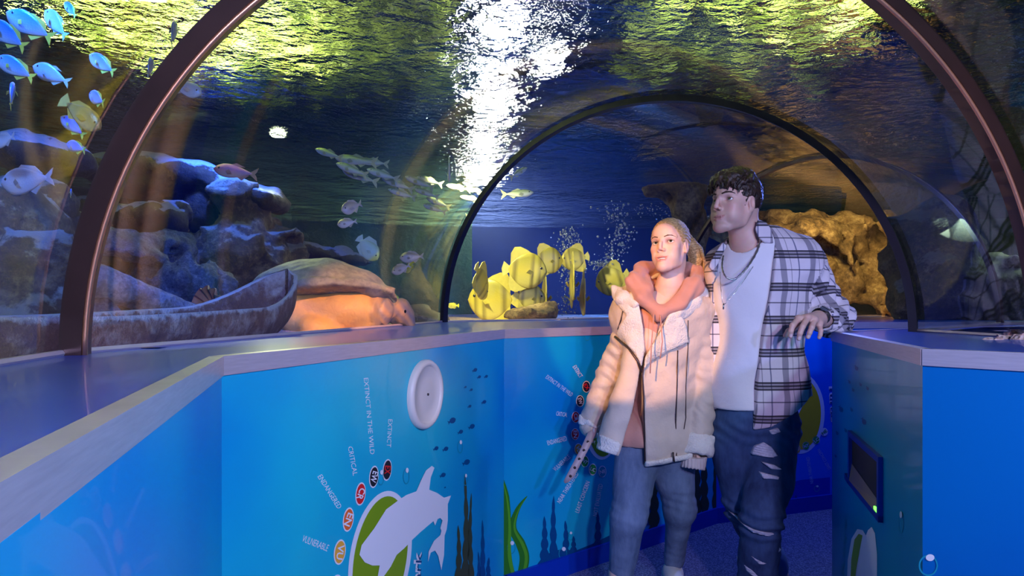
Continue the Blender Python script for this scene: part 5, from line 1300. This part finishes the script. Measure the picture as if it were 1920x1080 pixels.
w2.weed(1305,990,830,12,I_BRN,1,6,2); w2.weed(1322,985,820,10,I_BRN,-2,6,2); w2.weed(1290,990,900,8,I_NAVY,1,4,2); w2.weed(1275,990,890,7,I_NAVY,1,4,2); w2.weed(1340,980,870,8,I_BRN,1,4,2)
w3 = Wall('L3')
o = w3.oval('yellow_logo_oval', 1500, 775, 46, 76, I_W, 1); w3.oval('logo_fill', 1500, 775, 39, 68, I_YEL, 2, 0, o)
w3.poly('logo_animal', [(1440,760),(1470,740),(1500,745),(1505,760),(1490,790),(1470,800),(1480,820),(1450,800)], I_W, 3, parent=o)
w3.text('Turtle', (1553,718), (1557,792), 11, I_W, 2, 'printed_word', None, .05); w3.text('Turtle', (1554,722), (1557,789), 8, I_NAVY, 4)
for t_, cx, cy, m, a, b in (('NT',1511,836,I_GRN,(1507,838),(1516,835)), ('LC',1530,825,I_GRN,(1526,828),(1534,822)), ('NE',1545,810,I_W,(1541,813),(1549,806)), ('VU',1494,842,I_AMB,(1490,844),(1498,842))):
    w3.badge(t_, cx, cy, 7, 8, m, a, b, 6, I_GRN if t_ == 'NE' else I_W)
for t_, a, b, h in (('VULNERABLE', (1488,895), (1493,845), 6), ('NEAR THREATENED', (1525,906), (1517,856), 6), ('LEAST CONCERN', (1558,878), (1537,841), 6)): w3.text(t_, a, b, h, ink('print_pale_blue', (.45,.55,.85)))
w3.poly('printed_hill', [(1395,985),(1410,930),(1450,915),(1500,900),(1556,895),(1556,962)], ink('print_mid_blue', (.0,.03,.50)), 1)
for x, yb, yt, w_ in ((1481,955,938,5),(1492,955,928,5),(1505,955,944,4),(1478,925,870,6)): w3.weed(x, yb, yt, w_, I_NAVY, 0, 3, 2)
w3.bubble(1531,916,5,6)
# ---- right wall with the coin slot
w4 = Wall('R1')
for cx, cy, r in ((1606,690,5),(1593,716,3.5),(1614,721,3.5),(1600,731,3.5),(1577,767,6),(1597,768,4),(1620,790,6.5),(1586,807,4),(1570,812,4),(1627,728,4),(1567,855,3)): w4.fish(cx, cy, r, I_NAVY, 60)
o = w4.poly('green_logo_oval', [(1588,1110),(1590,1050),(1597,1010),(1608,992),(1618,994),(1624,1004),(1628,994),(1635,988),(1641,1000),(1645,1040),(1645,1110)], I_W, 1)
w4.poly('logo_fill', [(1595,1110),(1597,1050),(1603,1012),(1611,1001),(1618,1004),(1612,1035),(1606,1070),(1602,1110)], I_OLV, 2, parent=o)
w4.text('Rays', (1585,1080), (1590,975), 8, I_SEA, 2)
w4.bubble(1690, 980, 5, 20)
w5 = Wall('R0'); w5.bubble(1741, 1060, 18, 20)
# white round speaker set in the left wall
def round_disc():
    c = w1.pt(*w1.uv(794.5, 739), 0); rz = .5*(w1.uv(794,674)[1]-w1.uv(794,804)[1]); root = empty('round_wall_speaker', c, label='round white wall speaker cover set in the left blue wall', cat='speaker')
    prof = [(1.0,.0), (1.0,.010), (.95,.018), (.86,.020), (.82,.014), (.80,.010), (.4,.012), (0,.013)]; V = []; n = 64
    for r, d in prof:
        for i in range(n): t = 2*math.pi*i/n; V.append(w1.u*math.cos(t)*r*rz+Vector((0,0,math.sin(t)*r*rz))+w1.n*(d+.0005))
    Fc = [[k*n+i, k*n+(i+1) % n, (k+1)*n+(i+1) % n, (k+1)*n+i] for k in range(len(prof)-1) for i in range(n)]
    m = plain('cream_plastic', (.80,.68,.60), .45); mesh_obj('cover', V, Fc, m, root)
    V, Fc = tube_path([w1.n*.008, w1.n*.017], .004, 8); mesh_obj('screw', V, Fc, M_ZIP, root)
round_disc()
# coin slot niche in the right wall: a frame round a flat black sheet for its dark inside, sloping tray and a green light
def slot():
    c = w4.pt(*w4.uv(1626, 890), 0); root = empty('coin_slot', c, label='blue-framed square coin slot with a green light in the right wall', cat='coin slot')
    U = lambda px, py: w4.uv(px, py)
    oc = [U(1597,807), U(1656,859), U(1655,976), U(1578,898)]; 
    u0, z1 = U(1597,807); u1, z1b = U(1656,859); zb = U(1597,908)[1]; ic = [(u0,z1),(u1,z1),(u1,zb),(u0,zb)]
    L = lambda u, z, d: w4.pt(u, z, d)-c
    fm = plain('slot_frame_blue', (.0,.03,.33), .35); w = .018
    def bar(name, a, b, c2, d2, mat, p=root, dep=.012, z0=.0004):
        V = [L(*q, z0) for q in (a, b, c2, d2)]+[L(*q, z0+dep) for q in (a, b, c2, d2)]
        return mesh_obj(name, V, [[3,2,1,0],[4,5,6,7],[0,1,5,4],[1,2,6,5],[2,3,7,6],[3,0,4,7]], mat, p, smooth=False)
    ua, ub = sorted((u0, u1)); zt = z1; hh = zt-zb
    fr = bar('frame', (ua,zt), (ub,zt), (ub,zt-w), (ua,zt-w), fm); 
    for q in (((ua,zt-w),(ua+w,zt-w),(ua+w,zb),(ua,zb)), ((ub-w,zt-w),(ub,zt-w),(ub,zb),(ub-w,zb)), ((ua-.0,zb+w),(ub+.0,zb+w),(ub,zb),(ua,zb))): bar('frame_rail', *q, fm, fr)
    sd = 1 if u0 > u1 else -1
    ue = u0+sd*.055; bar('frame_rail', (ue,zb+w*1.3), (u0,zb+w), (u0,zb), (ue,zb+.004), fm, fr)
    bar('slot_back', (ua+w,zt-w), (ub-w,zt-w), (ub-w,zb+w), (ua+w,zb+w), plain('slot_black', (.003,.003,.004), .5), root, .002)
    V = [L(ua+w,zb+w,.002), L(ub-w,zb+w,.002), L(ub-w,zb+w,.012), L(ua+w,zb+w,.012), L(ua+w,zb+w+.055,.0035), L(ub-w,zb+w+.030,.0035)]
    mesh_obj('tray', V, [[3,2,5,4],[0,3,4],[1,5,2],[0,1,2,3]], plain('brass_tray', (.45,.36,.26), .35, metal=.7), root, smooth=False)
    t = NT('green_light'); t.set(Base_Color=(.05,.9,.05), Emission_Color=(.1,1,.05), Emission_Strength=3.0)
    u1_ = ub-w if sd > 0 and False else (ua+w if u1 < u0 else ub-w); s2 = 1 if u1 < u0 else -1
    bar('light', (u1_+s2*.003,zb+w+.016), (u1_+s2*.035,zb+w+.012), (u1_+s2*.035,zb+w+.003), (u1_+s2*.003,zb+w+.003), t.m, root, .004, .008)
slot()
# yellow floor arrow
V = [P(1541,1036,3.2).xy, P(1553,1032,3.2).xy]
o = mesh_obj('floor_arrow', [(1.56,3.05,.002),(1.72,3.07,.002),(1.70,3.20,.002),(1.66,3.14,.002),(1.56,3.05,.003),(1.72,3.07,.003),(1.70,3.20,.003),(1.66,3.14,.003)], [[3,2,1,0],[4,5,6,7],[0,1,5,4],[1,2,6,5],[2,3,7,6],[3,0,4,7]], ink('floor_yellow', (.85,.65,.12)), smooth=False)
tag(o, 'small yellow arrow sticker on the dark speckled floor', 'sticker')

# ------------------------------------------------------------------ animals
t = NT('fish_skin'); a = t.n('ShaderNodeAttribute', attribute_name='tint'); sc = t.n('ShaderNodeTexVoronoi', {'Vector': t.coord(), 'Scale': 30.0})
t.set(Base_Color=a.outputs['Color'], Roughness=.35, Metallic=.12, Normal=t.bump(sc.outputs['Distance'], .12, .004)); M_FISH = t.m
def fin_mat(name, col): return plain(name, col, .45, noise=.25, nscale=8)
def fish_proto(kind, H, Wd, cols, tail, dorsal, anal, fcol, tcol, eye=.035, hmax=.36, kk=1.0):
    """unit fish: nose at +.5 on X, tail root at -.36"""
    root = None; V = []; n = 22; m = 16; x0, x1 = .5, -.37
    def hh(t): return H*.5*((math.sin(math.pi*min(1, t**(math.log(.5)/math.log(hmax))))**kk)*(1-.0*t)+.10*t)
    for i in range(n+1):
        t_ = i/n; x = x0+(x1-x0)*t_; h_ = hh(t_) if i else .002; w_ = Wd*.5*(math.sin(math.pi*min(1, (t_*.97+.015)**.62))**.8)*(1-.35*t_)+.004
        for k in range(m):
            a_ = 2*math.pi*k/m; V.append((x, math.sin(a_)*w_, math.cos(a_)*h_))
    Fc = [[i*m+k, i*m+(k+1) % m, (i+1)*m+(k+1) % m, (i+1)*m+k] for i in range(n) for k in range(m)]+[[k for k in range(m)][::-1], [n*m+k for k in range(m)]]
    body = mesh_obj(kind, V, Fc, M_FISH)
    at = body.data.attributes.new('tint', 'FLOAT_COLOR', 'POINT'); c = np.ones((len(V), 4), np.float32); c[:, :3] = cols(np.array(V)); at.data.foreach_set('color', c.ravel())
    def fin(name, pts, col, th=.006):
        V2 = [(x, th, z) for x, z in pts]+[(x, -th, z) for x, z in pts]; q = len(pts)
        return mesh_obj(name, V2, [list(range(q)), [q+i for i in range(q)][::-1]]+[[i, q+i, q+(i+1) % q, (i+1) % q] for i in range(q)], fin_mat(name+'_'+kind, col), body, smooth=False)
    fin('tail_fin', tail, tcol); fin('dorsal_fin', dorsal, fcol); fin('anal_fin', anal, fcol)
    for s_ in (1, -1):
        bm = bmesh.new(); bmesh.ops.create_uvsphere(bm, u_segments=10, v_segments=8, radius=eye, matrix=Matrix.Translation((.36, s_*Wd*.30, hh(.16)*.28))); bm_obj('eye', bm, M_PUP, body, True)
        ps = [(.20, s_*Wd*.46, -.02), (.10, s_*(Wd*.5+.05), .02), (.03, s_*(Wd*.5+.07), -.06), (.14, s_*(Wd*.5+.02), -.09)]
        mesh_obj('pectoral_fin', ps+[(x, y+.006*s_, z) for x, y, z in ps], [[0,1,2,3],[7,6,5,4],[0,4,5,1],[1,5,6,2],[2,6,7,3],[3,7,4,0]], body.data.materials[0] if False else fin_mat('pectoral_'+kind, fcol), body, smooth=False)
    return body
def shade(top, side, belly, bands=(), bcol=(.05,.04,.02), face=None):
    top, side, belly = map(np.array, (top, side, belly))
    def f(V):
        z = V[:, 2]/max(abs(V[:, 2]).max(), 1e-6); k = np.clip(z*1.6, 0, 1)[:, None]; q = np.clip(-z*1.6, 0, 1)[:, None]
        c = side*(1-k)*(1-q)+top*k+belly*q
        for bx, bw in bands: m_ = np.clip(1.4-np.abs(V[:, 0]-bx)/bw, 0, 1)[:, None]; c = c*(1-m_*.75)+np.array(bcol)*m_*.75
        if face is not None: m_ = np.clip((V[:, 0]-.28)/.08, 0, 1)[:, None]; c = c*(1-m_)+np.array(face)*m_
        return c
    return f
forked = [(-.33,.03), (-.50,.15), (-.47,.05), (-.43,0), (-.47,-.05), (-.50,-.15), (-.33,-.03)]
fan = [(-.33,.06), (-.48,.17), (-.52,.0), (-.48,-.17), (-.33,-.06)]
PR = {}
PR['s'] = fish_proto('silver_fish', .22, .11, shade((.25,.36,.16), (.62,.70,.50), (.80,.84,.74)), forked, [(.12,.10), (.02,.155), (-.12,.11), (-.2,.07)], [(-.05,-.09), (-.12,-.14), (-.24,-.06)], (.55,.60,.30), (.60,.62,.30), .022)
PR['b'] = fish_proto('bream', .44, .15, shade((.42,.34,.26), (.74,.62,.52), (.82,.76,.70)), forked, [(.22,.18), (.10,.27), (-.15,.22), (-.30,.07)], [(-.05,-.19), (-.14,-.25), (-.30,-.07)], (.60,.50,.40), (.60,.50,.42), .032)
PR['t'] = fish_proto('batfish', .78, .13, shade((.42,.36,.04), (.66,.54,.06), (.72,.62,.12), ((.33,.03), (.17,.035), (-.22,.05)), (.16,.12,.02)), fan, [(.30,.20), (.18,.36), (.02,.46), (-.14,.52), (-.27,.50), (-.34,.36), (-.33,.10)], [(.26,-.22), (.14,-.36), (-.02,-.45), (-.18,-.50), (-.29,-.46), (-.34,-.32), (-.33,-.10)], (.66,.56,.08), (.74,.64,.12), .034, .45, .75)
PR['k'] = fish_proto('blue_fish', .40, .14, shade((.02,.16,.85), (.22,.34,.50), (.62,.66,.60)), forked, [(.2,.17), (.05,.23), (-.2,.19), (-.32,.06)], [(-.05,-.18), (-.15,-.23), (-.30,-.07)], (.72,.60,.05), (.80,.72,.05), .03)
PR['o'] = fish_proto('orange_fish', .42, .15, shade((.62,.36,.04), (.80,.50,.08), (.85,.60,.18), ((-.30,.04),), (.02,.02,.02)), fan, [(.2,.17), (.05,.23), (-.2,.2), (-.32,.06)], [(-.05,-.18), (-.15,-.23), (-.30,-.07)], (.70,.46,.05), (.75,.60,.10), .03)
PR['p'] = fish_proto('pink_fish', .30, .13, shade((.45,.12,.60), (.80,.32,.38), (.90,.55,.42)), forked, [(.2,.12), (.0,.19), (-.2,.12)], [(-.05,-.12), (-.15,-.18), (-.3,-.05)], (.80,.35,.25), (.85,.40,.20), .03)
PR['m'] = fish_proto('moonfish', .58, .10, shade((.45,.58,.35), (.62,.76,.60), (.66,.80,.66), face=(.85,.85,.15)), fan, [(.22,.24), (-.02,.38), (-.30,.30), (-.33,.08)], [(.20,-.22), (-.02,-.34), (-.30,-.26), (-.33,-.08)], (.55,.70,.55), (.55,.70,.60), .03, .42, .8)
PR['y'] = fish_proto('yellow_fish', .46, .14, shade((.70,.68,.05), (.85,.80,.08), (.85,.82,.2)), fan, [(.2,.18), (.0,.26), (-.3,.16)], [(.1,-.2), (-.1,-.26), (-.3,-.14)], (.75,.70,.05), (.80,.76,.05), .035)
PR['g'] = fish_proto('grey_fish', .42, .14, shade((.18,.26,.36), (.42,.46,.40), (.62,.60,.48)), forked, [(.2,.17), (.0,.24), (-.2,.17)], [(-.05,-.17), (-.15,-.22), (-.3,-.07)], (.40,.36,.20), (.50,.45,.18), .03)
used = set()
def fish(k, px, py, Z, Lpx, ang, depth, label, group=None, roll=0):
    """ang: heading in the picture plane in degrees (0 right, 90 up, 180 left); depth: how far the nose turns towards (-) or away (+)"""
    src = PR[k]; L = Lpx*Z/F_PX
    d = Vector((math.cos(math.radians(ang))*math.cos(math.radians(depth)), math.sin(math.radians(depth)), math.sin(math.radians(ang))*math.cos(math.radians(depth))))
    q = d.to_track_quat('X', 'Z')
    if k in used:
        o = src.copy(); COL.objects.link(o)
        for ch in src.children: c = ch.copy(); COL.objects.link(c); c.parent = o
    else: o = src; used.add(k)
    o.location = P(px, py, Z); L = L/max(.35, math.cos(math.radians(depth)))
    o.scale = (L, L, L); o.rotation_euler = (q.to_matrix() @ Euler((math.radians(roll), 0, 0)).to_matrix()).to_euler()
    tag(o, label, 'fish', group)
SG = 'school of silver fish by the big pane'
for a_ in (
    (617,288,4.0,58,160,10,'leading silver fish at the left head of the school, nose up'), (668,301,4.2,82,172,5,'long silver fish crossing the top of the school beside the leader'), (700,304,4.5,60,172,0,'silver fish tailing close behind the topmost one of the school'),
    (660,318,4.0,66,158,5,'silver fish low at the left of the school, above its twin'), (676,331,4.1,74,160,5,'largest low silver fish at the left of the school'), (718,327,4.2,64,162,0,'silver fish in the middle of the school left of the pane reflection'),
    (746,345,4.3,66,158,0,'slender silver fish crossing behind the pane reflection'), (754,363,4.3,56,162,0,'lower silver fish under the one crossing the pane reflection'), (787,342,4.4,60,158,0,'silver fish nearest the middle of the school with blue flank'),
    (806,339,4.6,52,163,0,'silver fish overlapping the blue-flanked one from behind'), (800,362,4.4,50,160,0,'silver fish right of centre below the overlapping pair'), (822,380,4.5,50,158,0,'upper one of the two lowest silver fish on the right'),
    (815,391,4.4,48,160,0,'lowest silver fish of the whole school'), (860,352,4.7,48,168,0,'bright silver fish leading the trio beside the second arch'), (893,358,4.8,44,165,0,'silver fish at the back of the trio touching the second arch'),
    (885,373,4.7,46,168,0,'silver fish at the bottom of the trio beside the second arch')): fish('s', *a_, SG)
fish('s', 970, 363, 5.0, 62, 3, 0, 'silver fish swimming right just inside the second arch'); fish('s', 972, 324, 5.0, 40, 35, 20, 'small silver fish nosing up to the right above the lone one inside the arch')
fish('s', 842, 320, 4.4, 36, 265, 45, 'thin silver fish hanging nose down above the school'); fish('s', 882, 401, 5.0, 18, 20, 40, 'tiny silver fish far behind the second arch seal')
fish('b', 660, 388, 3.9, 34, 215, -50, 'grey-pink bream turning to face the viewer, upper of a pair'); fish('b', 651, 418, 3.9, 38, 190, 0, 'grey-pink bream swimming left, lower of a pair')
fish('b', 772, 482, 4.6, 46, 184, 0, 'tan bream swimming left above the turtle\'s head'); fish('b', 752, 504, 4.5, 36, 205, -25, 'tan bream turning down left beside the small yellow fish')
fish('y', 768, 500, 4.9, 28, 230, 20, 'pale yellow fish half hidden behind a tan bream'); fish('y', 738, 556, 3.9, 24, 320, 10, 'small bright yellow fish right behind the turtle\'s neck')
fish('y', 850, 573, 5.6, 22, 180, 20, 'dim greenish yellow fish low behind the second arch')
fish('m', 690, 466, 4.0, 56, 310, 0, 'pale green moonfish with a yellow face above the shell')
BG = 'batfish gathered inside the second arch'
for a_ in ((902,528,4.72,62,285,35,'yellow batfish nose down at the upper left of the group'), (984,507,5.0,84,355,0,'large striped yellow batfish at the top middle swimming right'), (1027,488,5.3,58,0,20,'yellow batfish behind the top of the group, seen from the back'),
           (1078,485,5.6,54,190,0,'pale yellow batfish swimming left near the bubbles'), (1074,525,5.35,40,275,65,'narrow grey batfish seen almost head on'), (925,562,5.15,96,180,12,'biggest yellow batfish low on the left of the group'),
           (993,558,5.05,60,355,10,'striped yellow batfish low in the middle facing right'), (1022,552,5.6,34,270,70,'thin dark batfish seen edge on behind the low middle one'), (1094,553,5.6,32,275,70,'blue-lit batfish seen edge on over the gravel'),
           (1148,525,5.8,62,200,25,'dusky olive batfish alone beside the woman\'s collar'), (1072,556,5.75,26,275,60,'small dusky batfish below the narrow grey one')): fish('t', *a_, BG)
KG = 'blue and yellow fish in the near left bay'
for a_ in ((57,48,1.8,100,150,0,'bright blue fish near the top left corner with yellow tail, foremost'), (15,66,1.75,90,145,5,'blue fish cut by the left edge below the corner'), (30,128,1.8,80,150,0,'blue fish with white belly at the left edge under the corner pair'),
           (192,120,2.0,66,145,10,'blue-backed fish beside the near arch, just above its bend'), (182,185,1.95,54,150,30,'short bright blue fish between the orange fish and the arch'), (137,237,1.95,58,140,0,'bright blue fish directly below the orange fish'),
           (143,276,2.1,50,160,20,'lowest bright blue fish over the dark ledge'), (22,178,1.85,56,105,25,'blue fish swimming upward at the left edge'), (132,18,2.0,40,130,10,'small blue fish at the very top of the near bay'), (133,362,2.0,18,100,20,'tiny blue fish low in front of the blue-speckled column')): fish('k', *a_, KG)
fish('o', 152, 214, 1.85, 92, 322, 0, 'orange fish with a black tail bar among the blue fish')
fish('g', 105, 45, 1.95, 74, 130, 10, 'pale grey-green fish with yellow tail at the top of the near bay'); fish('g', 97, 140, 1.9, 76, 155, 0, 'dark fish with blue back in the middle of the near bay')
fish('g', 325, 62, 2.4, 54, 98, 30, 'pale fish swimming straight up beside the near arch'); fish('g', 281, 126, 2.2, 44, 105, 40, 'pale narrow fish half hidden by the near arch')
fish('g', 347, 165, 2.6, 66, 340, 0, 'grey fish with blue back swimming right, just past the near arch'); fish('g', 288, 199, 2.7, 52, 355, 0, 'dull grey fish emerging from behind the near arch')
fish('p', 442, 322, 3.4, 84, 172, 0, 'pink and violet fish gliding over the long rock ledge')
fish('b', 52, 338, 1.9, 112, 185, 10, 'big beige fish at the far left under the dark ledge'); fish('b', 8, 262, 1.8, 56, 190, 20, 'pale beige fish cut by the left edge above the ledge')

def turtle():
    Z = 3.05; W = Px(Z); root = empty('sea_turtle', (W(620,0)[0], Z+.02, 1.085), label='large sea turtle with a grey domed shell and orange belly resting against the left pane', cat='turtle')
    car = s_ell(W(605,566,.05), (.345,.26,.205), (0,4,0)); pln = s_plane(W(610,562), (.10,-.30,-1)); 
    car = s_int(car, pln, .03); rim = s_int(s_off(s_ell(W(605,566,.05), (.345,.26,.205), (0,4,0)), .018), s_int(pln, lambda p: -(pln(p)+.035), .005), .01)
    car = smin2(car, rim, .02); car = smin2(car, s_cone(*W.box(700,540,.0,733,550,.06), .05, .012, ((0,0,1), 1.8)), .05)
    car = s_noise(car, .003, 30, 2, 3)
    def shc(V):
        n = np.sin(V[:, 0]*38)*np.sin(V[:, 2]*44+V[:, 1]*30); c = np.tile(np.array([.27,.26,.20]), (len(V), 1)); k = np.clip(n, 0, 1)[:, None]; return c*(1-k*.35)+np.array([.50,.42,.22])*k*.35
    t = NT('turtle_skin'); a = t.n('ShaderNodeAttribute', attribute_name='tint'); v = t.n('ShaderNodeTexVoronoi', {'Vector': t.coord(), 'Scale': 42.0}, feature='DISTANCE_TO_EDGE'); n = t.noise(30, 5)
    c = t.mix(t.math('MULTIPLY', n.outputs[0], .35), a.outputs['Color'], (.25,.2,.15)); t.set(Base_Color=c, Roughness=.6, Normal=t.bump(t.math('ADD', t.math('MULTIPLY', n.outputs[0], .5), t.math('MULTIPLY', v.outputs['Distance'], 1.0)), .22, .012))
    t2 = NT('turtle_shell'); a = t2.n('ShaderNodeAttribute', attribute_name='tint'); n = t2.noise(26, 7, .7); n2 = t2.noise(5, 3)
    c = t2.mix(t2.ramp(n.outputs[0], [(.42, (0,0,0)), (.6, (.7,.7,.7))]), a.outputs['Color'], (.12,.10,.09)); t2.set(Base_Color=c, Roughness=.7, Normal=t2.bump(n.outputs[0], .6, .01))
    sdf_obj('shell', car, *W.box(440,640,-.28,750,470,.36), .008, t2.m, root, colfn=shc)
    bel = s_ell(W(640,588,.04), (.245,.21,.12), (0,-4,0)); rear = s_ell(W(545,575,.04), (.20,.20,.10))
    neck = s_chain([W(690,572,.10), W(722,580,.16), W(740,586,.20)], [.085,.058,.05], .03)
    head = s_union([s_ell(W(746,584,.24), (.070,.056,.060)), s_ell(W(764,600,.25), (.034,.036,.040)), s_ell(W(771,612,.25), (.016,.022,.022)), s_ell(W(752,570,.24), (.03,.045,.02))], .022)
    fl1 = s_chain([W(560,600,-.10), W(590,618,-.16), W(640,636,-.15)], [.09,.08,.04], .04, ((0,0,1), 1.4))
    fl2 = s_chain([W(520,560,-.05), W(492,572,-.12), W(455,586,-.16), W(425,594,-.18)], [.10,.085,.055,.02], .04, ((.3,0,1), 1.7))
    leg = s_chain([W(690,600,.0), W(680,625,-.04), W(660,640,-.05)], [.07,.06,.04], .03)
    body = s_union([bel, rear, neck, head, fl2, leg, fl1], .04)
    def wr(p): x = (p[:, 0]-W(712,0)[0]); return .006*np.exp(-(x/.05)**2)*np.sin(x*170)
    body = s_noise(lambda p, b=body: b(p)+wr(p), .003, 40, 3, 2); body = s_int(body, s_plane((0,0,1.075), (0,0,-1)), .01)
    def bc(V):
        c = np.tile(np.array([.86,.46,.11]), (len(V), 1)); x = V[:, 0]; k = np.clip((x-W(700,0)[0])/.05, 0, 1)[:, None]; k = k*(.75+.25*np.sin(x*150+V[:, 2]*90))[:, None]; c = c*(1-k)+np.array([.26,.21,.20])*k
        k = np.clip((W(545,0)[0]-x)/.06, 0, 1)[:, None]; return c*(1-k)+np.array([.34,.36,.42])*k
    sdf_obj('body', body, *W.box(400,660,-.34,800,520,.42), .008, t.m, root, colfn=bc)
    for s_ in (-1, 1):
        bm = bmesh.new(); bmesh.ops.create_uvsphere(bm, u_segments=12, v_segments=8, radius=.011); c = Vector(W(758,584,.24+.048*s_)); bmesh.ops.translate(bm, vec=c, verts=bm.verts)
        V = [v.co.copy() for v in bm.verts]; F_ = [[v.index for v in f.verts] for f in bm.faces]; bm.free(); mesh_obj('eye', V, F_, M_PUP, root, world=True)
turtle()
